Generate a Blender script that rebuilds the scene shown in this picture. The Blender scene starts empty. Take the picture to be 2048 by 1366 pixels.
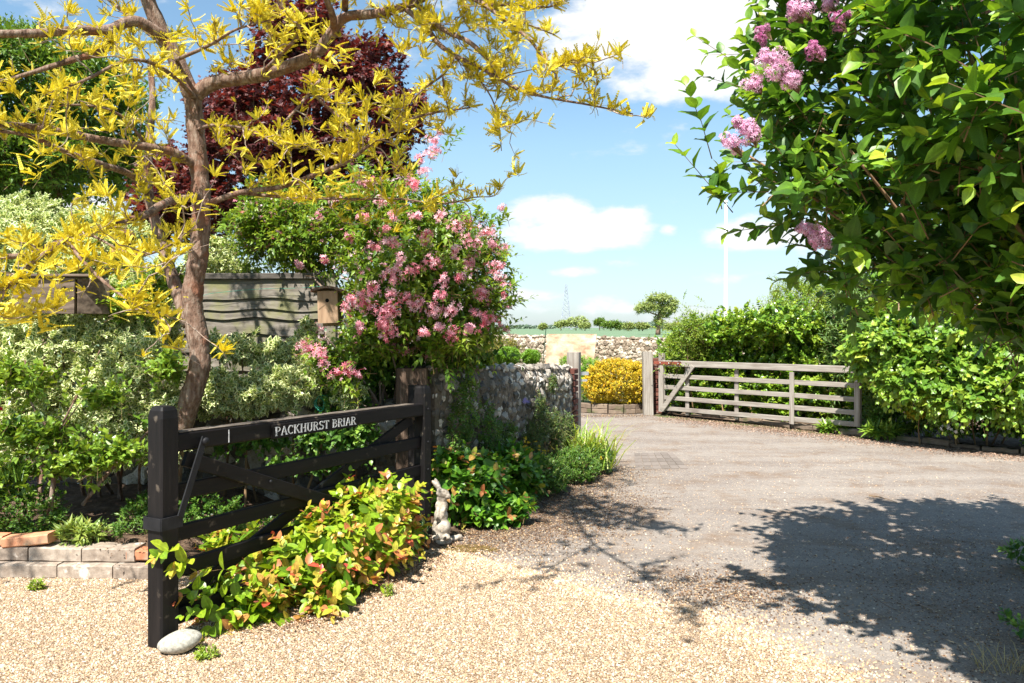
import bpy, math, random
import numpy as np
from mathutils import Vector, Matrix

# ------------------------------------------------------------------ camera, sky, sun, exposure
SC = bpy.context.scene
COL = SC.collection
FPX, HOR, CAMH = 1600.0, 655.0, 1.55
cam_d = bpy.data.cameras.new('camera'); cam = bpy.data.objects.new('camera', cam_d); COL.objects.link(cam)
cam_d.sensor_width = 36.0; cam_d.lens = 36.0 * FPX / 2048.0
cam_d.shift_y = (HOR - 683.0) / 2048.0
cam_d.clip_start = 0.05; cam_d.clip_end = 6000
cam.location = (0, 0, CAMH); cam.rotation_euler = (math.radians(90), 0, 0)
SC.camera = cam

SUN_EL = math.radians(56)
SUN_XY = np.array([-0.37, -0.93]); SUN_XY /= np.linalg.norm(SUN_XY)
sd = Vector((SUN_XY[0] * math.cos(SUN_EL), SUN_XY[1] * math.cos(SUN_EL), math.sin(SUN_EL)))
sun_d = bpy.data.lights.new('sun', 'SUN'); sun_d.energy = 5.0; sun_d.angle = math.radians(0.55); sun_d.color = (1.0, 0.955, 0.88)
sun = bpy.data.objects.new('sun', sun_d); COL.objects.link(sun)
sun.rotation_euler = sd.to_track_quat('Z', 'Y').to_euler()

SC.view_settings.view_transform = 'Standard'
SC.view_settings.look = 'None'
SC.view_settings.exposure = 1.22
SC.view_settings.gamma = 1.0
SC.view_settings.use_curve_mapping = False
SC.cycles.max_bounces = 7
SC.cycles.diffuse_bounces = 3
SC.cycles.glossy_bounces = 2
SC.cycles.transmission_bounces = 3
SC.cycles.transparent_max_bounces = 4
SC.cycles.use_denoising = True

W = bpy.data.worlds.new('World'); SC.world = W; W.use_nodes = True
nt = W.node_tree; N = nt.nodes; L = nt.links
for n in list(N): N.remove(n)
out = N.new('ShaderNodeOutputWorld'); bg = N.new('ShaderNodeBackground'); bg.inputs['Strength'].default_value = 0.1
sky = N.new('ShaderNodeTexSky'); sky.sky_type = 'NISHITA'; sky.sun_disc = False
sky.sun_elevation = SUN_EL; sky.sun_rotation = math.atan2(SUN_XY[0], SUN_XY[1])
sky.air_density = 1.0; sky.dust_density = 0.6; sky.ozone_density = 1.0
tc = N.new('ShaderNodeTexCoord')
def math_n(op, a, b=None, clamp=False):
    m = N.new('ShaderNodeMath'); m.operation = op; m.use_clamp = clamp
    for i, v in enumerate((a, b)):
        if v is None: continue
        if isinstance(v, (int, float)): m.inputs[i].default_value = v
        else: L.new(v, m.inputs[i])
    return m.outputs[0]
def dirpx(px, py):
    v = Vector(((px - 1024) / FPX, 1.0, (HOR - py) / FPX)); return v.normalized()
CLOUDS = [(1430, 50, 370, 170, 2.0), (1230, 50, 210, 110, 1.35), (1330, 235, 75, 55, .42), (1150, 462, 195, 58, 2.0), (1060, 440, 85, 54, 1.8), (1140, 430, 80, 48, 1.7),
          (1235, 445, 85, 54, 1.8), (985, 490, 90, 40, .9), (1540, 462, 165, 42, 1.8), (1340, 462, 32, 18, 1.3), (1150, 542, 64, 18, 1.3),
          (1400, 552, 170, 18, .9), (1090, 590, 120, 20, 1.0), (1230, 610, 230, 30, .9), (1440, 622, 210, 36, 1.0), (1250, 522, 90, 16, .8),
          (60, 410, 170, 60, 1.1), (860, 60, 240, 70, .42), (560, 640, 500, 40, .5), (1760, 600, 300, 60, .6), (1280, 300, 60, 25, .35),
          (-500, 300, 500, 120, 1.0), (2500, 350, 420, 110, 1.0), (300, -500, 500, 200, .5), (1500, -700, 600, 200, .5)]
acc = None
for (px, py, rx, ry, st) in CLOUDS:
    c = dirpx(px, py)
    sb = N.new('ShaderNodeVectorMath'); sb.operation = 'SUBTRACT'; L.new(tc.outputs['Generated'], sb.inputs[0]); sb.inputs[1].default_value = c
    ml = N.new('ShaderNodeVectorMath'); ml.operation = 'MULTIPLY'; L.new(sb.outputs[0], ml.inputs[0]); ml.inputs[1].default_value = (FPX / rx, FPX / rx, FPX / ry)
    ln = N.new('ShaderNodeVectorMath'); ln.operation = 'DOT_PRODUCT'; L.new(ml.outputs[0], ln.inputs[0]); L.new(ml.outputs[0], ln.inputs[1])
    v = math_n('MULTIPLY', math_n('SUBTRACT', 1.0, ln.outputs['Value']), st)
    v = math_n('MAXIMUM', v, 0.0)
    acc = v if acc is None else math_n('MAXIMUM', acc, v)
mp = N.new('ShaderNodeMapping'); mp.inputs['Scale'].default_value = (5.0, 5.0, 11.0); L.new(tc.outputs['Generated'], mp.inputs['Vector'])
nz = N.new('ShaderNodeTexNoise'); nz.inputs['Scale'].default_value = 2.3; nz.inputs['Detail'].default_value = 10; nz.inputs['Roughness'].default_value = .58
L.new(mp.outputs[0], nz.inputs['Vector'])
dens = math_n('ADD', acc, math_n('MULTIPLY', math_n('SUBTRACT', nz.outputs['Fac'], 0.55), 4.2))
mr = N.new('ShaderNodeMapRange'); mr.interpolation_type = 'SMOOTHSTEP'; L.new(dens, mr.inputs['Value'])
mr.inputs['From Min'].default_value = 0.15; mr.inputs['From Max'].default_value = 1.25
# thin high veil everywhere, whiter towards the horizon
nz2 = N.new('ShaderNodeTexNoise'); nz2.inputs['Scale'].default_value = 2.2; nz2.inputs['Detail'].default_value = 6
mp2 = N.new('ShaderNodeMapping'); mp2.inputs['Scale'].default_value = (1.0, 1.0, 3.5); L.new(tc.outputs['Generated'], mp2.inputs['Vector']); L.new(mp2.outputs[0], nz2.inputs['Vector'])
sep = N.new('ShaderNodeSeparateXYZ'); L.new(tc.outputs['Generated'], sep.inputs[0])
hz = N.new('ShaderNodeMapRange'); L.new(sep.outputs['Z'], hz.inputs['Value']); hz.inputs['From Min'].default_value = 0.0; hz.inputs['From Max'].default_value = 0.30
hz.inputs['To Min'].default_value = 0.50; hz.inputs['To Max'].default_value = 0.08
veil = math_n('MULTIPLY', hz.outputs[0], math_n('ADD', math_n('MULTIPLY', nz2.outputs['Fac'], 0.7), 0.62))
hs = N.new('ShaderNodeMixRGB'); hs.blend_type = 'MULTIPLY'; hs.inputs['Fac'].default_value = 1.0; L.new(sky.outputs[0], hs.inputs['Color1']); hm = N.new('ShaderNodeMixRGB'); hf = N.new('ShaderNodeMapRange'); L.new(sep.outputs['Z'], hf.inputs['Value']); hf.inputs['From Min'].default_value = 0.0; hf.inputs['From Max'].default_value = 0.22; L.new(hf.outputs[0], hm.inputs['Fac']); hm.inputs['Color1'].default_value = (0.56, 0.66, 0.80, 1); hm.inputs['Color2'].default_value = (0.68, 0.85, 0.86, 1); L.new(hm.outputs[0], hs.inputs['Color2'])
m1 = N.new('ShaderNodeMixRGB'); L.new(veil, m1.inputs['Fac']); L.new(hs.outputs[0], m1.inputs['Color1']); m1.inputs['Color2'].default_value = (3.35, 3.8, 4.0, 1)
m2 = N.new('ShaderNodeMixRGB'); L.new(mr.outputs[0], m2.inputs['Fac']); L.new(m1.outputs[0], m2.inputs['Color1'])
cr = N.new('ShaderNodeValToRGB'); L.new(dens, cr.inputs['Fac'])
cr.color_ramp.elements[0].color = (3.9, 4.15, 4.4, 1); cr.color_ramp.elements[1].color = (4.7, 4.75, 4.8, 1); L.new(cr.outputs[0], m2.inputs['Color2'])
L.new(m2.outputs[0], bg.inputs['Color']); L.new(bg.outputs[0], out.inputs[0])

# ------------------------------------------------------------------ helpers
rs = np.random.RandomState(11)
random.seed(5)
UP = np.array([0, 0, 1.0])
def at(px, py, D): return np.array([(px - 1024) / FPX * D, D, CAMH - (py - HOR) / FPX * D])
def gp(px, py, z=0.0):
    D = FPX * (CAMH - z) / (py - HOR); return np.array([(px - 1024) / FPX * D, D, z])
def nrm(v):
    v = np.asarray(v, float); return v / np.maximum(np.linalg.norm(v, axis=-1, keepdims=True), 1e-9)

class Buf:
    def __init__(s): s.V = []; s.F = {}; s.A = []; s.n = 0
    def add(s, V, faces, A=None):
        V = np.asarray(V, float).reshape(-1, 3)
        for f in faces:
            f = np.asarray(f, np.int64)
            if f.size: s.F.setdefault(f.shape[1], []).append(f + s.n)
        if A is None: A = np.tile([rs.rand(), 0.5, 0.5], (len(V), 1))
        A = np.asarray(A, float)
        if A.ndim == 1: A = np.tile(A, (len(V), 1))
        s.V.append(V); s.A.append(A); s.n += len(V)

def mesh_of(name, b, mat, off=None, smooth=False):
    me = bpy.data.meshes.new(name)
    V = np.concatenate(b.V) if b.V else np.zeros((0, 3))
    if off is not None: V = V - np.asarray(off)
    me.vertices.add(len(V)); me.vertices.foreach_set('co', V.astype(np.float32).ravel())
    loops = []; tot = []
    for k, fs in b.F.items():
        f = np.concatenate(fs); loops.append(f.ravel()); tot.append(np.full(len(f), k))
    loops = np.concatenate(loops).astype(np.int32); tot = np.concatenate(tot).astype(np.int32)
    start = np.concatenate([[0], np.cumsum(tot)[:-1]]).astype(np.int32)
    me.loops.add(len(loops)); me.loops.foreach_set('vertex_index', loops)
    me.polygons.add(len(tot)); me.polygons.foreach_set('loop_start', start); me.polygons.foreach_set('loop_total', tot)
    me.polygons.foreach_set('use_smooth', np.full(len(tot), smooth, bool))
    me.update(calc_edges=True)
    at_ = me.attributes.new('tint', 'FLOAT_COLOR', 'POINT')
    A = np.concatenate(b.A); at_.data.foreach_set('color', np.concatenate([A, np.ones((len(A), 1))], 1).astype(np.float32).ravel())
    if mat is not None: me.materials.append(mat)
    return me

WL = {}
def wl(o): return WL.get(o.name, np.zeros(3))
def tag(o, label=None, cat=None, group=None, kind=None):
    if label: o['label'] = label
    if cat: o['category'] = cat
    if group: o['group'] = group
    if kind: o['kind'] = kind
    return o
def thing(name, loc, label, cat, group=None, rz=0.0):
    o = bpy.data.objects.new(name, None); COL.objects.link(o); o.location = loc; o.rotation_euler = (0, 0, rz)
    o.empty_display_size = .1
    WL[o.name] = np.array(loc, float); return tag(o, label, cat, group)
def build(name, b, mat, parent=None, local=False, smooth=False, kind=None, base=None):
    """one mesh object; world-space vertices unless local"""
    if parent is not None:
        off = None if local else wl(parent)
        me = mesh_of(name, b, mat, off, smooth); o = bpy.data.objects.new(name, me); COL.objects.link(o); o.parent = parent
        WL[o.name] = wl(parent)
    else:
        base = np.zeros(3) if base is None else np.asarray(base, float)
        me = mesh_of(name, b, mat, base, smooth); o = bpy.data.objects.new(name, me); COL.objects.link(o); o.location = base
        WL[o.name] = base
    if kind: o['kind'] = kind
    return o

def beam(b, p0, p1, w, h, up=(0, 0, 1), ch=.006, A=None, segs=1, wob=0.0):
    p0 = np.asarray(p0, float); p1 = np.asarray(p1, float)
    d = nrm(p1 - p0); u = np.asarray(up, float); x = nrm(np.cross(d, u)); z = np.cross(x, d)
    c = ch; w2, h2 = w / 2, h / 2
    prof = [(-w2 + c, -h2), (w2 - c, -h2), (w2, -h2 + c), (w2, h2 - c), (w2 - c, h2), (-w2 + c, h2), (-w2, h2 - c), (-w2, -h2 + c)]
    V = []; n = segs + 1
    for i in range(n):
        t = i / segs; p = p0 + (p1 - p0) * t
        j = (rs.rand(2) - .5) * wob
        for (a, e) in prof: V.append(p + x * (a + j[0]) + z * (e + j[1]))
    Q = []
    for i in range(n - 1):
        for k in range(8): Q.append((i * 8 + k, i * 8 + (k + 1) % 8, (i + 1) * 8 + (k + 1) % 8, (i + 1) * 8 + k))
    caps = [tuple(range(7, -1, -1)), tuple(range((n - 1) * 8, n * 8))]
    b.add(V, [Q, caps], A)

def tube(b, pts, rad, sides=8, A=None, cap=True, jit=0.0):
    P = np.asarray(pts, float); n = len(P); R = np.broadcast_to(np.asarray(rad, float), (n,))
    T = np.zeros_like(P); T[1:-1] = P[2:] - P[:-2]; T[0] = P[1] - P[0]; T[-1] = P[-1] - P[-2]; T = nrm(T)
    x = nrm(np.cross(T[0], [0.3, 0.2, 0.93] if abs(T[0][2]) < .9 else [1, 0, 0])); V = []
    for i in range(n):
        x = nrm(x - T[i] * np.dot(x, T[i])); y = np.cross(T[i], x)
        for k in range(sides):
            a = 2 * math.pi * k / sides; r = R[i] * (1 + (rs.rand() - .5) * jit)
            V.append(P[i] + (x * math.cos(a) + y * math.sin(a)) * r)
    Q = [(i * sides + k, i * sides + (k + 1) % sides, (i + 1) * sides + (k + 1) % sides, (i + 1) * sides + k) for i in range(n - 1) for k in range(sides)]
    F = [Q]
    if cap: F.append([tuple(range(sides - 1, -1, -1)), tuple(range((n - 1) * sides, n * sides))])
    b.add(V, F, A)

def segs(b, P0, P1, r0, r1, sides=3, rnd=None):
    """many straight tapered twigs at once"""
    P0 = np.asarray(P0); P1 = np.asarray(P1); n = len(P0)
    if n == 0: return
    T = nrm(P1 - P0); ref = np.where(np.abs(T[:, 2:3]) < .9, [[0, 0, 1.0]], [[1.0, 0, 0]]); x = nrm(np.cross(T, ref)); y = np.cross(T, x)
    r0 = np.broadcast_to(r0, (n,)); r1 = np.broadcast_to(r1, (n,)); V = np.zeros((n, 2 * sides, 3))
    for k in range(sides):
        a = 2 * math.pi * k / sides; o = x * math.cos(a) + y * math.sin(a)
        V[:, k] = P0 + o * r0[:, None]; V[:, sides + k] = P1 + o * r1[:, None]
    base = (np.arange(n) * 2 * sides)[:, None, None]
    Q = np.array([(k, (k + 1) % sides, sides + (k + 1) % sides, sides + k) for k in range(sides)])[None] + base
    r = rs.rand(n) if rnd is None else rnd
    A = np.repeat(np.stack([r, np.full(n, .5), np.full(n, .5)], 1), 2 * sides, 0)
    b.add(V.reshape(-1, 3), [Q.reshape(-1, 4)], A)

def spline(pts, k=6):
    P = np.asarray(pts, float); n = len(P)
    if n < 3: return P
    E = np.vstack([2 * P[0] - P[1], P, 2 * P[-1] - P[-2]]); out = []
    for i in range(n - 1):
        a, b_, c, d = E[i:i + 4]
        for t in np.linspace(0, 1, k, endpoint=False):
            out.append(.5 * (2 * b_ + (c - a) * t + (2 * a - 5 * b_ + 4 * c - d) * t * t + (3 * b_ - a - 3 * c + d) * t ** 3))
    out.append(P[-1]); return np.array(out)

# ---------- leaf templates: V, faces, (edge, along)
def tpl_diamond(w=.5, fold=.1, droop=.08, mid=.45):
    V = np.array([(0, 0, 0), (-w / 2, mid, fold), (0, 1, -droop), (w / 2, mid, fold), (0, mid, 0)])
    F = [np.array([(0, 3, 4), (3, 2, 4), (2, 1, 4), (1, 0, 4)])]
    return V, F, np.array([(1, 0), (1, mid), (1, 1), (1, mid), (0, mid)])
def tpl_ovate(w=.5, st=((.0, .12), (.18, .75), (.42, 1.0), (.7, .7), (.9, .28)), fold=.10, droop=.18, wave=.0):
    V = []; E = []
    for i, (t, ww) in enumerate(st):
        z = -droop * t * t; wz = wave * (1 if i % 2 else -1)
        V += [(-ww * w / 2, t, z + fold * ww + wz), (0, t + .0, z), (ww * w / 2, t, z + fold * ww - wz)]; E += [(1, t), (0, t), (1, t)]
    V.append((0, 1, -droop)); E.append((1, 1)); n = len(st); Q = []
    for i in range(n - 1):
        a = i * 3; Q += [(a, a + 1, a + 4, a + 3), (a + 1, a + 2, a + 5, a + 4)]
    a = (n - 1) * 3; T = [(a, a + 1, 3 * n), (a + 1, a + 2, 3 * n)]
    return np.array(V), [np.array(Q), np.array(T)], np.array(E)
def tpl_heart(w=.85):
    return tpl_ovate(w, ((.06, .10), (-.04, .55), (.22, 1.0), (.5, .85), (.8, .35)), .07, .25)
def tpl_frond(pairs=8):
    V = []; Q = []; E = []
    def q(vs, t):
        n = len(V); V.extend(vs); E.extend([(0, t), (1, t), (1, t), (1, t)]); Q.append((n, n + 1, n + 2, n + 3))
    q([(-.008, 0, 0), (.008, 0, 0), (.006, 1, -.18), (-.006, 1, -.18)], .5)
    for i in range(pairs):
        t = .12 + .84 * i / (pairs - 1); L_ = .22 * (1.05 - .5 * t); zz = -.18 * t * t
        for sgn in (-1, 1):
            a = math.radians(34 - 14 * t); dx, dy = math.sin(a) * sgn, math.cos(a); px, py = -dy, dx
            w = .060
            q([(0, t, zz), (dx * L_ * .5 + px * w, t + dy * L_ * .5 + py * w, zz + .035), (dx * L_, t + dy * L_, zz + .02), (dx * L_ * .5 - px * w, t + dy * L_ * .5 - py * w, zz + .035)], t)
    return np.array(V), [np.array(Q)], np.array(E)
def tpl_flower(n=5, cup=.30, w=.62):
    V = [(0, 0, 0)]; E = [(0, 0)]; Q = []
    for k in range(n):   # flower faces +Y, petals spread in XZ
        a = 2 * math.pi * k / n
        for (r, da, y, e) in ((.55, -w * .55, cup * .7, .6), (1.0, 0, cup, 1.0), (.55, w * .55, cup * .7, .6)):
            V.append((math.cos(a + da) * r, y, math.sin(a + da) * r)); E.append((e, e))
        m = len(V); Q.append((0, m - 3, m - 2, m - 1))
    return np.array(V), [np.array(Q)], np.array(E)
def tpl_blade():
    V = []; E = []
    for i, (t, w) in enumerate(((0, .8), (.35, 1), (.7, .7))):
        z = -.32 * t ** 2.4
        V += [(-w * .02, t * (1 - .12 * t), z), (w * .02, t * (1 - .12 * t), z)]; E += [(0, t), (1, t)]
    V.append((0, .86, -.40)); E.append((1, 1))
    return np.array(V), [np.array([(0, 1, 3, 2), (2, 3, 5, 4)]), np.array([(4, 5, 6)])], np.array(E)
def tpl_maple():
    V = [(0, .35, 0)]; E = [(0, .3)]; pts = [(0, 0), (.18, .1), (.5, .12), (.3, .38), (.48, .72), (.2, .62), (0, 1), (-.2, .62), (-.48, .72), (-.3, .38), (-.5, .12), (-.18, .1)]
    for i, (x, y) in enumerate(pts): V.append((x, y, .05 * (i % 2) - .1 * y)); E.append((1, y))
    T = [(0, 1 + i, 1 + (i + 1) % 12) for i in range(12)]
    return np.array(V), [np.array(T)], np.array(E)
T_DIA = tpl_diamond(); T_DIAW = tpl_diamond(.72, .08, .1, .5); T_NARROW = tpl_diamond(.26, .05, .2, .4); T_VAR = tpl_diamond(.58, .09, .06, .5)
T_WEIG = tpl_diamond(.48, .10, .22, .42)
T_LILAC = tpl_ovate(.62, fold=.10, droop=.20, wave=.02); T_HYP = tpl_ovate(.62, ((0, .35), (.2, .9), (.45, 1), (.72, .75), (.9, .38)), .07, .16)
T_HEART = tpl_heart(); T_FROND = tpl_frond(); T_FLOW = tpl_flower(); T_BLADE = tpl_blade(); T_MAPLE = tpl_maple(); T_FLORET = tpl_flower(4, .15, .6)

def basis(D, U, roll=None):
    y = nrm(D); x = nrm(np.cross(y, U)); bad = np.linalg.norm(np.cross(y, U), axis=1) < 1e-3
    x[bad] = [1, 0, 0]; z = np.cross(x, y)
    if roll is not None:
        c, s_ = np.cos(roll)[:, None], np.sin(roll)[:, None]; x, z = x * c + z * s_, z * c - x * s_
    return np.stack([x, y, z], 1)   # rows
def put(b, tpl, P, D, U, S, rnd, wide=None, roll=None):
    """many copies of a leaf template as one mesh"""
    n = len(P)
    if n == 0: return
    V, F, E = tpl; R = basis(D, U, roll); S = np.broadcast_to(S, (n,)); m = len(V)
    sc = np.ones((n, 3)) * S[:, None]
    if wide is not None: sc[:, 0] *= wide
    X = np.einsum('vk,nk,nkj->nvj', V, sc, R) + P[:, None, :]
    base = np.arange(n) * m
    Fs = [(f[None] + base[:, None, None]).reshape(-1, f.shape[1]) for f in F]
    A = np.zeros((n, m, 3)); A[:, :, 0] = np.asarray(rnd)[:, None]; A[:, :, 1:] = E[None]
    b.add(X.reshape(-1, 3), Fs, A.reshape(-1, 3))

def singles(parent, name, tpl, mat, P, D, U, S, rnd, nvar=10, lo=0.0, hi=1.0, roll=None, smooth=True):
    """the same leaves as objects of their own that share a few meshes"""
    ms = []
    for k in range(nvar):
        b = Buf(); V, F, E = tpl; r = lo + (hi - lo) * (k + .5) / nvar
        J = V * np.array([1 + .2 * (rs.rand() - .5), 1, 1 + .8 * (rs.rand() - .5)])
        b.add(J, F, np.concatenate([np.full((len(V), 1), r), E], 1)); ms.append(mesh_of(name, b, mat, smooth=smooth))
    R = basis(D, U, roll); off = wl(parent)
    for i in range(len(P)):
        k = int(min(nvar - 1, max(0, (rnd[i] - lo) / (hi - lo) * nvar)))
        o = bpy.data.objects.new(name, ms[k]); COL.objects.link(o); o.parent = parent
        M = Matrix(((R[i][0][0], R[i][1][0], R[i][2][0]), (R[i][0][1], R[i][1][1], R[i][2][1]), (R[i][0][2], R[i][1][2], R[i][2][2])))
        o.location = P[i] - off; o.rotation_euler = M.to_euler(); o.scale = (S[i],) * 3

def vis_rank(P, S):
    D = np.maximum(P[:, 1], .3); px = 1024 + P[:, 0] / D * FPX; py = HOR - (P[:, 2] - CAMH) / D * FPX
    ok = (px > 0) & (px < 2048) & (py > 0) & (py < 1366) & (P[:, 1] > .5)
    return np.where(ok, S / D, 0)
def leaves(parent, tpl, mat, P, D, U, S, rnd, nparts=0, part='leaf', rest='foliage', roll=None, smooth=True):
    S = np.broadcast_to(S, (len(P),)).copy()
    if nparts:
        sc = vis_rank(P, S); idx = np.argsort(-sc)[:nparts]; m = np.zeros(len(P), bool); m[idx] = True
        rl = None if roll is None else roll[m]
        singles(parent, part, tpl, mat, P[m], D[m], U[m], S[m], rnd[m], roll=rl, smooth=smooth)
        P, D, U, S, rnd = P[~m], D[~m], U[~m], S[~m], rnd[~m]; roll = None if roll is None else roll[~m]
    b = Buf(); put(b, tpl, P, D, U, S, rnd, roll=roll)
    if len(P): return build(rest, b, mat, parent, smooth=smooth, kind='stuff')

def E(px, py, D, rx, ry, rd): return (at(px, py, D), np.array([rx * D / FPX, rd, ry * D / FPX]))
def shell(ells, n, zmin=.03, back=.45, inset=.0):
    """points with outward normals on the outside of a union of ellipsoids"""
    ar = np.array([(r[0] * r[2] + r[0] * r[1] + r[1] * r[2]) for _, r in ells]); pr = ar / ar.sum()
    Ps = []; Ns = []; got = 0
    while got < n:
        m = int((n - got) * 2) + 20; k = rs.choice(len(ells), m, p=pr); d = nrm(rs.randn(m, 3))
        C = np.array([ells[i][0] for i in k]); R = np.array([ells[i][1] for i in k])
        lump = 1 + .10 * np.sin(d[:, 0] * 7 + k * 2.1) * np.sin(d[:, 2] * 6 + k) + .06 * np.sin(d[:, 1] * 11 + d[:, 2] * 9)
        P = C + d * R * lump[:, None]; Nn = nrm(d / R)
        ok = P[:, 2] > zmin
        ok &= (Nn[:, 1] < .25) | (rs.rand(m) < back)
        for j, (c, r) in enumerate(ells):
            q = np.sum(((P - c) / r) ** 2, 1); ok &= (k == j) | (q > .72)
        Ps.append(P[ok]); Ns.append(Nn[ok]); got += ok.sum()
    P = np.concatenate(Ps)[:n]; Nn = np.concatenate(Ns)[:n]
    return P - Nn * (inset * rs.rand(n) ** 1.5)[:, None], Nn
def fill(ells, n, sc=.85, zmin=.03):
    vol = np.array([np.prod(r) for _, r in ells]); k = rs.choice(len(ells), n, p=vol / vol.sum())
    d = nrm(rs.randn(n, 3)) * (rs.rand(n, 1) ** .4) * sc
    P = np.array([ells[i][0] for i in k]) + d * np.array([ells[i][1] for i in k]); return P[P[:, 2] > zmin]
def shoots(P, Nn, L, nodes, size, upb=.5, rj=.45, ang=.95, bend=-.12, lean=.7, tipsmall=.55, backset=.75, twigs=None, twr=.0015, flat=False, pair=2):
    """leafy shoots whose tips sit at P; gives leaf arrays + node fraction + shoot index"""
    n = len(P); D = nrm(Nn * lean + UP * upb + rs.randn(n, 3) * rj); Ls = L * (.6 + .8 * rs.rand(n))
    S0 = P - D * (Ls * backset)[:, None]
    tt = np.linspace(.22, 1.0, nodes); LP = []; LD = []; LU = []; LS = []; LT = []; LI = []
    bx = rs.randn(n, 3) * .12; bx[:, 2] += bend
    x = nrm(np.cross(D, np.tile(UP, (n, 1)) + rs.randn(n, 3) * .1)); y = np.cross(x, D)
    for i, t in enumerate(tt):
        pos = S0 + D * (Ls * t)[:, None] + bx * (Ls * t * t)[:, None]
        dd = nrm(D + 2 * bx * t)
        for s_ in range(pair):
            a = (i % 2) * math.pi / 2 + s_ * 2 * math.pi / pair + rs.randn(n) * .25
            if flat: a = s_ * math.pi + rs.randn(n) * .3
            o = x * np.cos(a)[:, None] + y * np.sin(a)[:, None]
            an = ang * (1.05 - .45 * t) + rs.randn(n) * .12
            ld = nrm(o * np.sin(an)[:, None] + dd * np.cos(an)[:, None] + rs.randn(n, 3) * .08)
            LP.append(pos); LD.append(ld); LU.append(nrm(dd * .6 + UP * .75 + SUNW * .35 + rs.randn(n, 3) * .25))
            prof = (1 - tipsmall * max(0, (t - .6) / .4)) * (.75 + .25 * min(1, t / .4))
            LS.append(size * prof * (.75 + .5 * rs.rand(n))); LT.append(np.full(n, t)); LI.append(np.arange(n))
    if twigs is not None:
        a = S0; 
        for t in (.5, 1.0):
            e = S0 + D * (Ls * t)[:, None] + bx * (Ls * t * t)[:, None]; segs(twigs, a, e, twr * (1.3 - .5 * t), twr * (.8 - .4 * t)); a = e
    c = np.concatenate
    return c(LP), c(LD), c(LU), c(LS), c(LT), c(LI)
SUNW = np.array([sd.x, sd.y, sd.z])

# ---------- materials
def ramp(nodes, cols):
    r = nodes.new('ShaderNodeValToRGB'); e = r.color_ramp.elements
    while len(e) < len(cols): e.new(0.5)
    for i, (p, c) in enumerate(cols): e[i].position = p; e[i].color = (*c, 1)
    return r
def mat_leaf(name, cols, edge=None, trans=.32, rough=.42, tcol=None, spec=.5, gloss_var=False):
    m = bpy.data.materials.new(name); m.use_nodes = True; nt = m.node_tree; n = nt.nodes; l = nt.links
    for k in list(n): n.remove(k)
    o = n.new('ShaderNodeOutputMaterial'); p = n.new('ShaderNodeBsdfPrincipled'); t = n.new('ShaderNodeBsdfTranslucent'); mx = n.new('ShaderNodeMixShader')
    a = n.new('ShaderNodeAttribute'); a.attribute_name = 'tint'; s_ = n.new('ShaderNodeSeparateColor'); l.new(a.outputs['Color'], s_.inputs[0])
    r = ramp(n, cols); l.new(s_.outputs[0], r.inputs[0]); c = r.outputs[0]
    if edge:
        th, ec = edge; e = n.new('ShaderNodeMapRange'); l.new(s_.outputs[1], e.inputs[0]); e.inputs[1].default_value = th; e.inputs[2].default_value = th + .12
        mm = n.new('ShaderNodeMixRGB'); l.new(e.outputs[0], mm.inputs[0]); l.new(c, mm.inputs[1]); mm.inputs[2].default_value = (*ec, 1); c = mm.outputs[0]
    else:   # paler midrib
        e = n.new('ShaderNodeMapRange'); l.new(s_.outputs[1], e.inputs[0]); e.inputs[1].default_value = 0; e.inputs[2].default_value = .22; e.inputs[3].default_value = 1.35; e.inputs[4].default_value = 1.0
        mm = n.new('ShaderNodeMixRGB'); mm.blend_type = 'MULTIPLY'; mm.inputs[0].default_value = 1; l.new(c, mm.inputs[1]); l.new(e.outputs[0], mm.inputs[2]); c = mm.outputs[0]
    tcn = n.new('ShaderNodeTexCoord'); nzl = n.new('ShaderNodeTexNoise'); nzl.inputs['Scale'].default_value = 45; nzl.inputs['Detail'].default_value = 4; l.new(tcn.outputs['Object'], nzl.inputs['Vector'])
    mrl = n.new('ShaderNodeMapRange'); l.new(nzl.outputs['Fac'], mrl.inputs[0]); mrl.inputs[1].default_value = .3; mrl.inputs[2].default_value = .7; mrl.inputs[3].default_value = .72; mrl.inputs[4].default_value = 1.22
    ms = n.new('ShaderNodeMixRGB'); ms.blend_type = 'MULTIPLY'; ms.inputs[0].default_value = 1; l.new(c, ms.inputs[1]); l.new(mrl.outputs[0], ms.inputs[2]); c = ms.outputs[0]
    l.new(c, p.inputs['Base Color']); p.inputs['Roughness'].default_value = rough; p.inputs['Specular IOR Level'].default_value = spec
    tm = n.new('ShaderNodeMixRGB'); tm.blend_type = 'MULTIPLY'; tm.inputs[0].default_value = 1; l.new(c, tm.inputs[1]); tm.inputs[2].default_value = (*(tcol or (1.5, 1.25, .6)), 1)
    l.new(tm.outputs[0], t.inputs[0]); mx.inputs[0].default_value = trans; l.new(p.outputs[0], mx.inputs[1]); l.new(t.outputs[0], mx.inputs[2]); l.new(mx.outputs[0], o.inputs[0])
    return m
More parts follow.
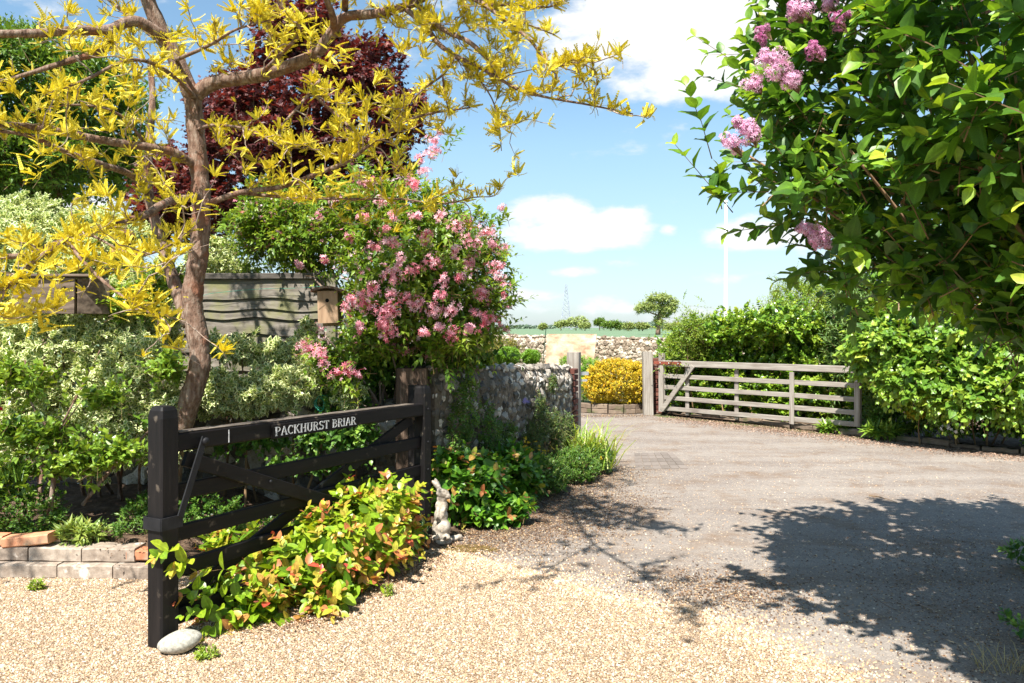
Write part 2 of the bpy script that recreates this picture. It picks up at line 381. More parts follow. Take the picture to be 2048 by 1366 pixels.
def mat_tex(name, cols, scale=(8, 8, 8), detail=6, rough=.85, bump=.3, bdist=.01, by_tint=0.0, cols2=None, s2=1.5, metallic=0, f2=(.45, .6), spec=.3):
    """noise-driven colour; by_tint mixes in the per-piece value"""
    m = bpy.data.materials.new(name); m.use_nodes = True; nt = m.node_tree; n = nt.nodes; l = nt.links; p = n['Principled BSDF']
    tc = n.new('ShaderNodeTexCoord'); mp = n.new('ShaderNodeMapping'); mp.inputs['Scale'].default_value = scale; l.new(tc.outputs['Object'], mp.inputs[0])
    nz = n.new('ShaderNodeTexNoise'); nz.inputs['Scale'].default_value = 1; nz.inputs['Detail'].default_value = detail; nz.inputs['Roughness'].default_value = .62; l.new(mp.outputs[0], nz.inputs['Vector'])
    f = nz.outputs['Fac']
    if by_tint:
        a = n.new('ShaderNodeAttribute'); a.attribute_name = 'tint'; s_ = n.new('ShaderNodeSeparateColor'); l.new(a.outputs['Color'], s_.inputs[0])
        mx = n.new('ShaderNodeMix'); mx.inputs[0].default_value = by_tint; l.new(f, mx.inputs[2]); l.new(s_.outputs[0], mx.inputs[3]); f = mx.outputs[0]
    r = ramp(n, cols); l.new(f, r.inputs[0]); c = r.outputs[0]
    if cols2:
        n2 = n.new('ShaderNodeTexNoise'); n2.inputs['Scale'].default_value = s2; n2.inputs['Detail'].default_value = 7; l.new(tc.outputs['Object'], n2.inputs['Vector'])
        mr = n.new('ShaderNodeMapRange'); l.new(n2.outputs['Fac'], mr.inputs[0]); mr.inputs[1].default_value = f2[0]; mr.inputs[2].default_value = f2[1]
        mm = n.new('ShaderNodeMixRGB'); l.new(mr.outputs[0], mm.inputs[0]); l.new(c, mm.inputs[1]); mm.inputs[2].default_value = (*cols2, 1); c = mm.outputs[0]
    l.new(c, p.inputs['Base Color']); p.inputs['Roughness'].default_value = rough; p.inputs['Metallic'].default_value = metallic; p.inputs['Specular IOR Level'].default_value = spec
    if bump:
        bp = n.new('ShaderNodeBump'); bp.inputs['Strength'].default_value = bump; bp.inputs['Distance'].default_value = bdist; l.new(nz.outputs['Fac'], bp.inputs['Height']); l.new(bp.outputs[0], p.inputs['Normal'])
    return m
G = lambda v: (v, v, v)
M_BARK = mat_tex('bark_grey_brown', [(.28, (.06, .034, .024)), (.48, (.19, .115, .08)), (.70, (.36, .28, .22))], (38, 38, 12), 9, .92, 1.0, .025, cols2=(.22, .10, .06), s2=7, f2=(.54, .66))
M_TWIG = mat_tex('twig_brown', [(.2, (.17, .11, .08)), (.8, (.40, .31, .25))], (30, 30, 30), 3, .85, 0, by_tint=.5)
M_TWIGD = mat_tex('twig_olive', [(.2, (.10, .06, .03)), (.8, (.25, .16, .08))], (30, 30, 30), 3, .85, 0, by_tint=.5)
M_BLACK = mat_tex('black_stained_wood', [(.3, (.004, .0035, .0035)), (.6, (.009, .007, .007)), (.85, (.022, .018, .016))], (3, 30, 30), 6, .6, .5, .005, spec=.22, cols2=(.085, .068, .052), s2=14, f2=(.62, .70))
M_BLACKV = mat_tex('black_stained_wood_upright', [(.3, (.004, .0035, .0035)), (.6, (.010, .008, .008)), (.85, (.024, .019, .017))], (30, 30, 3), 6, .58, .5, .005, spec=.25, cols2=(.085, .068, .052), s2=14, f2=(.62, .70))
M_WORN = mat_tex('worn_rail_top', [(.3, (.03, .024, .02)), (.5, (.10, .08, .065)), (.7, (.30, .25, .20))], (6, 60, 60), 7, .8, .5, .004)
M_OAK = mat_tex('weathered_oak', [(.25, (.17, .135, .11)), (.5, (.29, .258, .22)), (.75, (.43, .39, .34))], (2.5, 45, 45), 7, .85, .35, .003, cols2=(.20, .165, .14), s2=2.2, f2=(.52, .72))
M_OAKV = mat_tex('weathered_oak_upright', [(.25, (.17, .135, .11)), (.5, (.29, .258, .22)), (.75, (.43, .39, .34))], (45, 45, 2.5), 7, .85, .35, .003, cols2=(.21, .17, .145), s2=2.2, f2=(.52, .72))
M_IRON = mat_tex('black_iron', [(.3, (.008, .008, .009)), (.7, (.020, .020, .023))], (15, 15, 15), 4, .6, .15, .002, spec=.25)
M_RUST = mat_tex('red_oxide_iron', [(.3, (.14, .03, .018)), (.7, (.26, .07, .04))], (20, 20, 20), 4, .6, .2, .002)
M_GALV = mat_tex('galvanised_steel', [(.3, G(.42)), (.7, G(.62))], (20, 20, 20), 3, .4, 0, metallic=.6)
M_FENCE = mat_tex('weathered_fence_board', [(.25, (.055, .048, .04)), (.5, (.16, .14, .115)), (.75, (.30, .27, .235))], (5, 36, 32), 9, .9, .5, .005, cols2=(.17, .165, .08), s2=5, f2=(.48, .66))
M_BOXWOOD = mat_tex('old_box_wood', [(.3, (.04, .028, .02)), (.5, (.13, .095, .07)), (.72, (.26, .20, .155))], (4, 30, 25), 7, .9, .4, .004)
M_PALEWOOD = mat_tex('pale_nest_box_wood', [(.25, (.24, .15, .09)), (.75, (.46, .31, .20))], (30, 30, 5), 6, .85, .3, .003)
M_FLINT = mat_tex('flint', [(.15, (.035, .033, .03)), (.38, (.10, .088, .075)), (.55, (.24, .205, .165)), (.72, (.44, .39, .33)), (.85, (.70, .66, .58))], (26, 26, 26), 4, .62, .5, .01, by_tint=.68, cols2=(.17, .13, .09), s2=9, f2=(.55, .72), spec=.5)
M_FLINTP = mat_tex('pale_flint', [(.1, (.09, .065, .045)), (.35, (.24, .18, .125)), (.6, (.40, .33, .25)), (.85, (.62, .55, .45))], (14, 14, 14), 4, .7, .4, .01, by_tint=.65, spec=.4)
M_MORTAR = mat_tex('lime_mortar', [(.3, (.08, .06, .045)), (.5, (.15, .118, .088)), (.7, (.25, .20, .155))], (30, 30, 30), 8, .95, .8, .012, cols2=(.09, .08, .06), s2=3)
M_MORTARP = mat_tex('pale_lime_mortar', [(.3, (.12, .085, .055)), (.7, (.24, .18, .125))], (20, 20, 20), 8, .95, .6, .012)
M_BRICK = mat_tex('old_red_brick', [(.2, (.07, .025, .02)), (.5, (.15, .055, .04)), (.8, (.26, .12, .085))], (25, 25, 25), 6, .9, .5, .005, by_tint=.45, cols2=(.42, .36, .30), s2=6, f2=(.62, .74))
M_BRICKO = mat_tex('orange_brick', [(.2, (.30, .10, .045)), (.5, (.50, .21, .11)), (.8, (.60, .33, .19))], (18, 18, 18), 6, .9, .5, .005, by_tint=.3, cols2=(.34, .27, .18), s2=7, f2=(.55, .7))
M_BLOCK = mat_tex('lichened_stone_block', [(.3, (.12, .095, .075)), (.5, (.26, .205, .16)), (.72, (.42, .35, .28))], (22, 22, 22), 7, .92, .5, .006, by_tint=.25, cols2=(.68, .62, .54), s2=8, f2=(.60, .68))
M_KERB = mat_tex('mossy_kerb_stone', [(.25, (.10, .07, .05)), (.7, (.24, .18, .13))], (14, 14, 14), 7, .95, .5, .008, by_tint=.3, cols2=(.09, .10, .04), s2=5, f2=(.56, .72))
M_STONE = mat_tex('pale_beach_cobble', [(.3, (.20, .19, .15)), (.5, (.34, .32, .27)), (.7, (.48, .46, .39))], (70, 70, 70), 5, .75, .15, .002, cols2=(.24, .23, .19), s2=45, f2=(.60, .68))
M_STATUE = mat_tex('weathered_cast_stone', [(.3, (.16, .13, .10)), (.48, (.36, .31, .25)), (.65, (.56, .50, .42))], (26, 26, 26), 8, .92, .8, .008, cols2=(.12, .10, .08), s2=14, f2=(.54, .68))
M_SOIL = mat_tex('garden_soil', [(.3, (.045, .028, .018)), (.55, (.11, .07, .045)), (.75, (.22, .15, .10))], (18, 18, 18), 8, .97, .8, .03)
M_PLY = mat_tex('weathered_plywood', [(.32, (.20, .11, .06)), (.46, (.42, .28, .18)), (.62, (.58, .45, .32))], (2.2, 2.2, 4), 7, .85, .1, .003)
M_WHITE = mat_tex('white_paint', [(.3, G(.78)), (.7, G(.84))], (5, 5, 5), 2, .4, 0)
M_LETTER = mat_tex('white_letter_paint', [(.35, G(.30)), (.5, G(.62)), (.7, G(.76))], (120, 120, 120), 2, .5, 0)
M_TWINE = mat_tex('green_twine', [(.3, (.02, .25, .17)), (.7, (.05, .40, .28))], (40, 40, 40), 2, .6, 0)
M_STEEL = mat_tex('pylon_steel', [(.3, (.32, .35, .42)), (.7, (.40, .43, .50))], (1, 1, 1), 2, .6, 0)
M_COCO = mat_tex('coconut_husk', [(.3, (.05, .025, .015)), (.7, (.16, .08, .045))], (60, 60, 12), 6, .85, .5, .003)
M_COCOIN = mat_tex('dry_coconut_flesh', [(.3, (.36, .19, .09)), (.7, (.60, .36, .18))], (20, 20, 20), 4, .8, 0)
M_MOSS = mat_tex('brown_green_moss', [(.3, (.07, .045, .015)), (.7, (.20, .14, .04))], (80, 80, 80), 4, 1, .6, .01)

ml = mat_leaf
L_GOLD = ml('golden_locust_leaf', [(0, (.30, .27, .02)), (.2, (.56, .46, .025)), (.5, (.74, .62, .035)), (.85, (.84, .73, .07)), (1, (.86, .78, .20))], trans=.34, rough=.5, tcol=(1.08, 1.02, .55))
L_PURPLE = ml('purple_maple_leaf', [(0, (.035, .009, .010)), (.5, (.11, .022, .022)), (1, (.25, .06, .045))], trans=.28, rough=.5, tcol=(1.6, .8, .6))
L_BGREEN = ml('background_tree_leaf', [(0, (.05, .12, .015)), (.6, (.14, .25, .03)), (1, (.30, .42, .05))], trans=.32)
L_VAR = ml('variegated_leaf', [(0, (.07, .15, .03)), (.7, (.18, .29, .05)), (1, (.28, .38, .08))], edge=(.56, (.78, .80, .44)), trans=.25, rough=.38, tcol=(1.1, 1.1, .6))
L_ROSE = ml('rose_leaf', [(0, (.05, .13, .015)), (.5, (.17, .29, .03)), (.9, (.34, .46, .05)), (1, (.56, .46, .05))], trans=.32, rough=.32)
L_WEIG = ml('weigela_leaf', [(0, (.045, .12, .012)), (.5, (.16, .28, .025)), (.9, (.34, .44, .045)), (1, (.48, .50, .07))], trans=.38, rough=.4)
L_LILAC = ml('lilac_leaf', [(0, (.03, .085, .018)), (.45, (.085, .20, .022)), (.75, (.20, .36, .03)), (.9, (.36, .49, .045)), (1, (.52, .58, .07))], trans=.40, rough=.42, tcol=(1.45, 1.25, .5))
L_HYP = ml('hypericum_leaf', [(0, (.07, .18, .015)), (.4, (.22, .36, .018)), (.70, (.38, .48, .03)), (.80, (.46, .38, .05)), (.90, (.50, .26, .07)), (.96, (.52, .16, .07)), (1, (.55, .06, .05))], trans=.35, rough=.38, tcol=(1.3, 1.15, .5))
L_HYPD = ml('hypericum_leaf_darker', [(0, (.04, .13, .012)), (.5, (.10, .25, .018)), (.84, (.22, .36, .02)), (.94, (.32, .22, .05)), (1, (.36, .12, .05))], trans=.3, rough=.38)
L_IVY = ml('ivy_leaf', [(0, (.045, .11, .015)), (.45, (.16, .30, .025)), (.8, (.34, .46, .045)), (1, (.52, .52, .08))], trans=.28, rough=.26, spec=.7)
L_HEDGE = ml('hedge_leaf', [(0, (.05, .13, .018)), (.45, (.15, .29, .03)), (.8, (.33, .46, .055)), (1, (.52, .56, .09))], trans=.34, rough=.36)
L_BUDD = ml('buddleja_leaf', [(0, (.06, .13, .03)), (.6, (.15, .26, .06)), (1, (.30, .42, .13))], trans=.25, rough=.5)
L_LIME = ml('lime_shrub_leaf', [(0, (.10, .20, .02)), (.6, (.24, .36, .03)), (1, (.42, .46, .06))], trans=.32)
L_GOLDSH = ml('golden_shrub_leaf', [(0, (.18, .20, .02)), (.3, (.46, .40, .03)), (.75, (.82, .60, .03)), (1, (.85, .46, .06))], trans=.25, rough=.45, tcol=(1.2, 1, .5))
L_CLIP = ml('clipped_bush_leaf', [(0, (.10, .24, .02)), (1, (.26, .46, .04))], trans=.3)
L_WEED = ml('ground_herb_leaf', [(0, (.03, .10, .015)), (.6, (.11, .23, .03)), (1, (.26, .40, .05))], trans=.3, rough=.4)
L_GRASS = ml('grass_blade', [(0, (.16, .30, .03)), (.7, (.38, .52, .07)), (1, (.62, .58, .26))], trans=.38, rough=.4)
L_CREEP = ml('wall_creeper_leaf', [(0, (.03, .08, .018)), (.6, (.10, .17, .035)), (1, (.26, .28, .08))], trans=.25)
L_PINK = ml('weigela_petal', [(0, (.60, .06, .11)), (.2, (.80, .24, .32)), (.5, (.90, .46, .54)), (1, (.96, .74, .78))], trans=.34, rough=.5, tcol=(1.05, .88, .90))
L_MAUVE = ml('lilac_petal', [(0, (.42, .07, .24)), (.35, (.68, .28, .48)), (1, (.88, .62, .76))], trans=.35, rough=.5, tcol=(1.05, .9, 1.0))
L_YELF = ml('yellow_petal', [(0, (.80, .48, .01)), (1, (.88, .66, .02))], trans=.25, tcol=(1, 1, .5))
L_RED = ml('red_petal', [(0, (.55, .01, .015)), (1, (.70, .02, .03))], trans=.2, tcol=(1, .5, .5))
L_VIOLET = ml('violet_petal', [(0, (.28, .20, .55)), (1, (.40, .32, .70))], trans=.2, tcol=(1, 1, 1))
L_DRY = ml('dry_leaf_litter', [(0, (.045, .024, .013)), (.4, (.13, .065, .03)), (.75, (.28, .155, .075)), (1, (.55, .42, .25))], trans=.05, rough=.8, tcol=(1, 1, 1))
L_OAKF = ml('distant_oak_leaf', [(0, (.20, .27, .08)), (1, (.40, .48, .14))], trans=.25)
L_FARD = ml('distant_wood_leaf', [(0, (.07, .11, .075)), (1, (.13, .19, .11))], trans=.1)

# ------------------------------------------------------------------ ground surfaces
def mat_ground(name, kind):
    m = bpy.data.materials.new(name); m.use_nodes = True; nt = m.node_tree; n = nt.nodes; l = nt.links; p = n['Principled BSDF']
    tc = n.new('ShaderNodeTexCoord'); co = tc.outputs['Object']
    def vor(s, feat='F1'):
        v = n.new('ShaderNodeTexVoronoi'); v.inputs['Scale'].default_value = s; v.feature = feat; l.new(co, v.inputs['Vector']); return v
    def noi(s, d=6, r=.6):
        v = n.new('ShaderNodeTexNoise'); v.inputs['Scale'].default_value = s; v.inputs['Detail'].default_value = d; v.inputs['Roughness'].default_value = r; l.new(co, v.inputs['Vector']); return v.outputs['Fac']
    def rng(f, a, b, c=0., d=1.):
        r = n.new('ShaderNodeMapRange'); l.new(f, r.inputs[0]); r.inputs[1].default_value = a; r.inputs[2].default_value = b; r.inputs[3].default_value = c; r.inputs[4].default_value = d; return r.outputs[0]
    def mix(f, a, b, mode='MIX'):
        x = n.new('ShaderNodeMixRGB'); x.blend_type = mode
        if isinstance(f, float): x.inputs[0].default_value = f
        else: l.new(f, x.inputs[0])
        for i, c in ((1, a), (2, b)):
            if isinstance(c, tuple): x.inputs[i].default_value = (*c, 1)
            else: l.new(c, x.inputs[i])
        return x.outputs[0]
    def mul(a, b):
        x = n.new('ShaderNodeMath'); x.operation = 'MULTIPLY'; l.new(a, x.inputs[0]); l.new(b, x.inputs[1]); return x.outputs[0]
    def red(v):
        s_ = n.new('ShaderNodeSeparateColor'); l.new(v.outputs['Color'], s_.inputs[0]); return s_.outputs[0]
    if kind == 'gravel':
        v = vor(105); r = ramp(n, [(0, (.19, .14, .105)), (.15, (.34, .235, .15)), (.4, (.47, .335, .215)), (.7, (.55, .42, .29)), (1, (.66, .56, .45))]); l.new(red(v), r.inputs[0])
        c = mix(rng(v.outputs['Distance'], .25, .7), r.outputs[0], (.17, .11, .06))
        c = mix(rng(noi(1.3), .52, .74, 0, .35), c, (.28, .20, .13))
        bh = v.outputs['Distance']; bs, bd, inv = .9, .012, True
    elif kind == 'asphalt':
        v = vor(150); r = ramp(n, [(0, (.11, .09, .08)), (.5, (.19, .162, .145)), (.85, (.28, .235, .205)), (.93, (.44, .34, .25)), (1, (.56, .46, .36))]); l.new(red(v), r.inputs[0])
        c = mix(.40, r.outputs[0], (.218, .194, .170))
        c = mix(rng(noi(.9, 5), .35, .65, 0, .45), c, (.30, .262, .222))
        c = mix(rng(noi(2.2, 8, .72), .50, .68, 0, .75), c, (.17, .105, .06)); c = mix(rng(noi(9, 8, .7), .52, .66, 0, .45), c, (.12, .085, .06))
        mp2 = n.new('ShaderNodeMapping'); mp2.inputs['Rotation'].default_value = (0, 0, math.radians(50)); mp2.inputs['Scale'].default_value = (.30, 1.9, 1); l.new(co, mp2.inputs['Vector'])
        ns = n.new('ShaderNodeTexNoise'); ns.inputs['Scale'].default_value = 1.0; ns.inputs['Detail'].default_value = 5; l.new(mp2.outputs[0], ns.inputs['Vector'])
        c = mix(rng(ns.outputs['Fac'], .50, .66, 0, .42), c, (.155, .12, .095)); c = mix(rng(ns.outputs['Fac'], .48, .34, 0, .35), c, (.32, .288, .248))
        v2 = vor(38); sp = mul(rng(red(v2), .90, .92), rng(v2.outputs['Distance'], .30, .22)); 
        c = mix(sp, c, (.56, .44, .30))
        v3 = vor(23); sp = mul(rng(red(v3), .90, .93), rng(v3.outputs['Distance'], .26, .2)); c = mix(sp, c, (.17, .09, .045))
        bh = v.outputs['Distance']; bs, bd, inv = .5, .006, True
    elif kind == 'field':
        w = n.new('ShaderNodeTexWave'); w.inputs['Scale'].default_value = .35; w.inputs['Distortion'].default_value = 1.0; l.new(co, w.inputs['Vector'])
        c = mix(noi(.05, 8), (.12, .18, .10), (.15, .22, .125)); c = mix(rng(w.outputs['Fac'], .7, .95, 0, .25), c, (.085, .15, .085))
        bh = noi(4); bs, bd, inv = .3, .05, False
    else:   # lawn / rough garden ground
        c = mix(rng(noi(2.0, 8), .4, .6), (.07, .12, .03), (.13, .10, .06)); bh = noi(25); bs, bd, inv = .8, .03, False
    l.new(c, p.inputs['Base Color']); p.inputs['Roughness'].default_value = .93; p.inputs['Specular IOR Level'].default_value = .25
    bp = n.new('ShaderNodeBump'); bp.inputs['Strength'].default_value = bs; bp.inputs['Distance'].default_value = bd; bp.invert = inv; l.new(bh, bp.inputs['Height']); l.new(bp.outputs[0], p.inputs['Normal'])
    return m
def poly_sheet(name, pts, z, mat, rough=.0, step=.06):
    P = []; pts = [np.array(p, float) for p in pts]
    for i, a in enumerate(pts):
        b_ = pts[(i + 1) % len(pts)]; L_ = np.linalg.norm(b_ - a); k = max(1, int(L_ / step)) if rough else 1
        for j in range(k):
            q = a + (b_ - a) * j / k
            if rough: q = q + np.array([math.sin(q[0] * 9 + q[1] * 5) + rs.randn() * .7, math.cos(q[0] * 7 - q[1] * 6) + rs.randn() * .7]) * rough
            P.append((q[0], q[1], z))
    import mathutils.geometry as mg
    tris = mg.tessellate_polygon([[Vector(p) for p in P]])
    tr = np.array(tris)
    a, b_, c = [np.array(P)[tr[:, i]] for i in range(3)]
    fl = np.cross(b_ - a, c - a)[:, 2] < 0; tr[fl] = tr[fl][:, ::-1]
    b = Buf(); b.add(P, [tr]); o = build(name, b, mat); o['kind'] = 'structure'; return o
M_GRAVEL = mat_ground('pea_gravel', 'gravel'); M_ASPH = mat_ground('worn_asphalt', 'asphalt'); M_FIELD = mat_ground('young_wheat', 'field'); M_LAWN = mat_ground('rough_lawn', 'lawn')
b = Buf(); b.add([(-3000, -3000, -.012), (3000, -3000, -.012), (3000, 3000, -.012), (-3000, 3000, -.012)], [[(0, 1, 2, 3)]]); tag(build('field', b, M_FIELD), kind='structure')
poly_sheet('garden_ground', [(-14, -6), (16, -6), (16, 26), (-14, 26)], -.004, M_LAWN)
poly_sheet('driveway', [(-.6, 5.5), (0, 6.9), (.95, 8.9), (1.1, 10.2), (.4, 12), (-3.5, 14.2), (-3.5, 16.4), (2.4, 15.6), (2.5, 14.0), (4.9, 11.1), (6.4, 9.75), (9.5, 8.0), (12, 5), (12, -5), (-8, -5), (-8, 4.6), (-1.2, 4.7)], .0, M_ASPH, .012, .1)
GRAV = [(-.56, 5.6), (-.30, 5.47), (-.12, 5.26), (.1, 5.14), (.24, 4.98), (.50, 4.68), (.66, 4.55), (.80, 4.38), (.92, 4.47), (1.06, 4.36), (1.12, 4.16), (1.28, 4.0), (1.36, 3.78), (1.5, 3.6), (1.5, 3.45), (2.0, 2.4), (2.6, 1.2), (2.8, -4.5), (-7.5, -4.5), (-7.5, 5.25), (-2.2, 5.05), (-1.7, 4.75), (-1.2, 4.75), (-.9, 5.15)]
poly_sheet('gravel_forecourt', GRAV, .005, M_GRAVEL, .018, .05)
# raised planting bed of soil
b = Buf(); xs = np.linspace(-7.5, -.35, 110); ys = np.linspace(4.6, 10.5, 70); X, Y = np.meshgrid(xs, ys)
front = np.interp(X, [-7.5, -2.25, -1.7, -.9, -.5, -.35], [5.2, 5.12, 4.95, 5.1, 5.65, 6.2])
Zs = np.where(Y > front, .012 + .15 * np.clip((-1.9 - X) / .35, 0, 1) + .03 * np.clip(Y - front, 0, 1), -.03) + .012 * np.sin(X * 9) * np.cos(Y * 11) + rs.rand(*X.shape) * .018
V = np.stack([X, Y, Zs], -1).reshape(-1, 3); nx = len(xs); Q = [(j * nx + i, j * nx + i + 1, (j + 1) * nx + i + 1, (j + 1) * nx + i) for j in range(len(ys) - 1) for i in range(nx - 1)]
b.add(V, [Q]); tag(build('planting_bed', b, M_SOIL, smooth=True), kind='structure')
poly_sheet('hedge_bed', [(2.75, 14.1), (5.0, 11.35), (6.5, 9.95), (9.6, 8.3), (13, 12), (9, 19), (2.9, 16.0)], .03, M_SOIL)

# ---------- pebbles: real stones over the gravel and strewn on the tarmac
def ico(sub=0):
    t = (1 + 5 ** .5) / 2; v = nrm([(-1, t, 0), (1, t, 0), (-1, -t, 0), (1, -t, 0), (0, -1, t), (0, 1, t), (0, -1, -t), (0, 1, -t), (t, 0, -1), (t, 0, 1), (-t, 0, -1), (-t, 0, 1)])
    f = [(0, 11, 5), (0, 5, 1), (0, 1, 7), (0, 7, 10), (0, 10, 11), (1, 5, 9), (5, 11, 4), (11, 10, 2), (10, 7, 6), (7, 1, 8), (3, 9, 4), (3, 4, 2), (3, 2, 6), (3, 6, 8), (3, 8, 9), (4, 9, 5), (2, 4, 11), (6, 2, 10), (8, 6, 7), (9, 8, 1)]
    v = [np.array(x) for x in v]
    for _ in range(sub):
        cache = {}; nf = []
        def mid(a, c):
            k = (min(a, c), max(a, c))
            if k not in cache: v.append(nrm(v[a] + v[c])); cache[k] = len(v) - 1
            return cache[k]
        for (a, b_, c) in f:
            x, y, z = mid(a, b_), mid(b_, c), mid(c, a); nf += [(a, x, z), (b_, y, x), (c, z, y), (x, y, z)]
        f = nf
    return np.array(v), np.array(f)
OCT = (np.array([(1, 0, 0), (0, 1, 0), (-1, 0, 0), (0, -1, 0), (0, 0, 1.0)]), [np.array([(0, 1, 4), (1, 2, 4), (2, 3, 4), (3, 0, 4)])], np.full((5, 2), .5))
def inpoly(P, poly):
    x, y = P[:, 0], P[:, 1]; c = np.zeros(len(P), bool); n = len(poly)
    for i in range(n):
        x0, y0 = poly[i]; x1, y1 = poly[(i + 1) % n]
        k = ((y0 > y) != (y1 > y)) & (x < (x1 - x0) * (y - y0) / ((y1 - y0) or 1e-9) + x0); c ^= k
    return c
def pebbles(name, P, s0, s1, mat, label_parent=None):
    n = len(P); S = s0 + (s1 - s0) * rs.rand(n) ** 1.8; a = rs.rand(n) * 6.28
    b = Buf(); D = np.stack([np.cos(a), np.sin(a), rs.randn(n) * .15], 1); put(b, OCT, P, D, np.tile(UP, (n, 1)) + rs.randn(n, 3) * .2, S, rs.rand(n), wide=.55 + .4 * rs.rand(n))
    return tag(build(name, b, mat, smooth=True), kind='stuff')
M_PEB = bpy.data.materials.new('pebble'); M_PEB.use_nodes = True
n_ = M_PEB.node_tree.nodes; a_ = n_.new('ShaderNodeAttribute'); a_.attribute_name = 'tint'; s_ = n_.new('ShaderNodeSeparateColor'); r_ = ramp(n_, [(0, (.20, .16, .13)), (.12, (.33, .225, .145)), (.3, (.43, .265, .14)), (.5, (.46, .32, .20)), (.8, (.52, .40, .275)), (1, (.64, .56, .47))])
M_PEB.node_tree.links.new(a_.outputs['Color'], s_.inputs[0]); M_PEB.node_tree.links.new(s_.outputs[0], r_.inputs[0]); M_PEB.node_tree.links.new(r_.outputs[0], n_['Principled BSDF'].inputs['Base Color']); n_['Principled BSDF'].inputs['Roughness'].default_value = .7
Q = np.stack([rs.uniform(-3.9, 2.2, 130000), rs.uniform(3.0, 5.7, 130000), np.full(130000, .006)], 1)
Q = Q[(np.abs(Q[:, 0]) < Q[:, 1] * .67)]
Q = Q[inpoly(Q, GRAV)]
tag(pebbles('gravel_stones', Q, .003, .008, M_PEB), 'loose buff pea gravel lying over the forecourt', 'gravel')
# strays on the tarmac, thinning away from the gravel
n = 26000; Q = np.stack([rs.uniform(-.6, 4.5, n), rs.uniform(3.3, 9.5, n), np.full(n, .001)], 1)
edge_y = np.interp(Q[:, 0], [-.6, .0, .55, .8, 1.2, 1.5, 2.6, 4.5], [5.6, 5.2, 4.72, 4.4, 4.1, 3.45, 2.6, 2.0])
Q = Q[(~inpoly(Q, GRAV)) & (rs.rand(n) < np.exp(-np.maximum(Q[:, 1] - edge_y, 0) / 1.1) * .75 + .08)]
tag(pebbles('stray_pebbles', Q, .0025, .009, M_PEB), 'stray buff pebbles scattered over the grey driveway', 'pebbles')
EDGE = [(-.56, 5.6), (-.1, 5.24), (.24, 4.98), (.66, 4.55), (1.06, 4.34), (1.28, 4.0), (1.5, 3.5), (2.0, 2.6)]
def along(pts, n, spread, z=0.002):
    pts = np.array(pts, float); seg = np.linalg.norm(np.diff(pts, axis=0), axis=1); k = rs.choice(len(seg), n, p=seg / seg.sum()); t = rs.rand(n, 1)
    P = pts[k] * (1 - t) + pts[k + 1] * t + rs.randn(n, 2) * spread; return np.column_stack([P, np.full(n, z)])
Q = np.concatenate([along(EDGE, 3500, .07), along(EDGE, 4500, .20)]); Q[:, 2] = np.where(inpoly(Q, GRAV), .006, .001)
tag(pebbles('edge_pebbles', Q, .004, .011, M_PEB), 'ragged drift of buff pebbles where the gravel thins onto the driveway', 'pebbles')
def flakes(name, P, s0, s1, mat, label, cat):
    n = len(P); b = Buf(); a = rs.rand(n) * 6.28; D = np.stack([np.cos(a), np.sin(a), rs.randn(n) * .2], 1)
    put(b, T_DIA, P + UP * .003, D, nrm(np.tile(UP, (n, 1)) + rs.randn(n, 3) * .35), s0 + (s1 - s0) * rs.rand(n), rs.rand(n)); return tag(build(name, b, mat), label, cat, kind='stuff')
def along(pts, n, spread, z=0.002):
    pts = np.array(pts, float); seg = np.linalg.norm(np.diff(pts, axis=0), axis=1); k = rs.choice(len(seg), n, p=seg / seg.sum()); t = rs.rand(n, 1)
    P = pts[k] * (1 - t) + pts[k + 1] * t + rs.randn(n, 2) * spread; return np.column_stack([P, np.full(n, z)])
flakes('leaf_litter', np.concatenate([along([(-.4, 5.8), (.15, 6.8), (1.15, 8.8)], 16000, .22), along([(-.4, 5.7), (.35, 6.1), (.9, 7.4)], 13000, .30), along([(.9, 4.8), (1.5, 4.6)], 3500, .22)]), .006, .022, L_DRY, 'brown leaf litter swept along the foot of the flint wall', 'leaf litter')
L_DRYP = ml('pale_dry_litter', [(0, (.12, .06, .035)), (.5, (.30, .18, .12)), (1, (.50, .36, .26))], trans=.05, rough=.8, tcol=(1, 1, 1))
flakes('leaf_litter', along([(2.7, 13.6), (4.9, 10.9), (6.2, 9.45), (9, 7.8)], 22000, .24), .010, .03, L_DRYP, 'reddish dry litter along the kerb below the hedge', 'leaf litter')
flakes('leaf_litter', np.concatenate([along([(2.3, 3.3), (2.6, 4.8), (3.2, 5.8)], 9000, .45), along([(1.0, 4.5), (1.6, 4.6)], 900, .2), along([(1.5, 4.2), (3, 6)], 900, .7)]), .005, .018, L_DRY, 'brown leaf litter in the shade under the lilac', 'leaf litter')
flakes('leaf_litter', along([(1.2, 14.0), (2.4, 14.05)], 900, .12), .01, .03, L_DRY, 'dry litter against the low brick bed by the golden shrub', 'leaf litter')
flakes('leaf_litter', np.concatenate([along([(-1.45, 4.1), (-1.1, 4.15), (-.75, 4.9), (-.5, 5.4)], 2600, .09, .010)]), .006, .022, L_DRY, 'brown leaf crumbs on the gravel below the orange-tipped shrub', 'leaf litter')
flakes('leaf_litter', along([(-2.6, 5.35), (-1.6, 5.4), (-.9, 5.5)], 2500, .22, .17), .006, .025, L_DRY, 'pale bark chips and dry leaves on the raised bed', 'leaf litter')
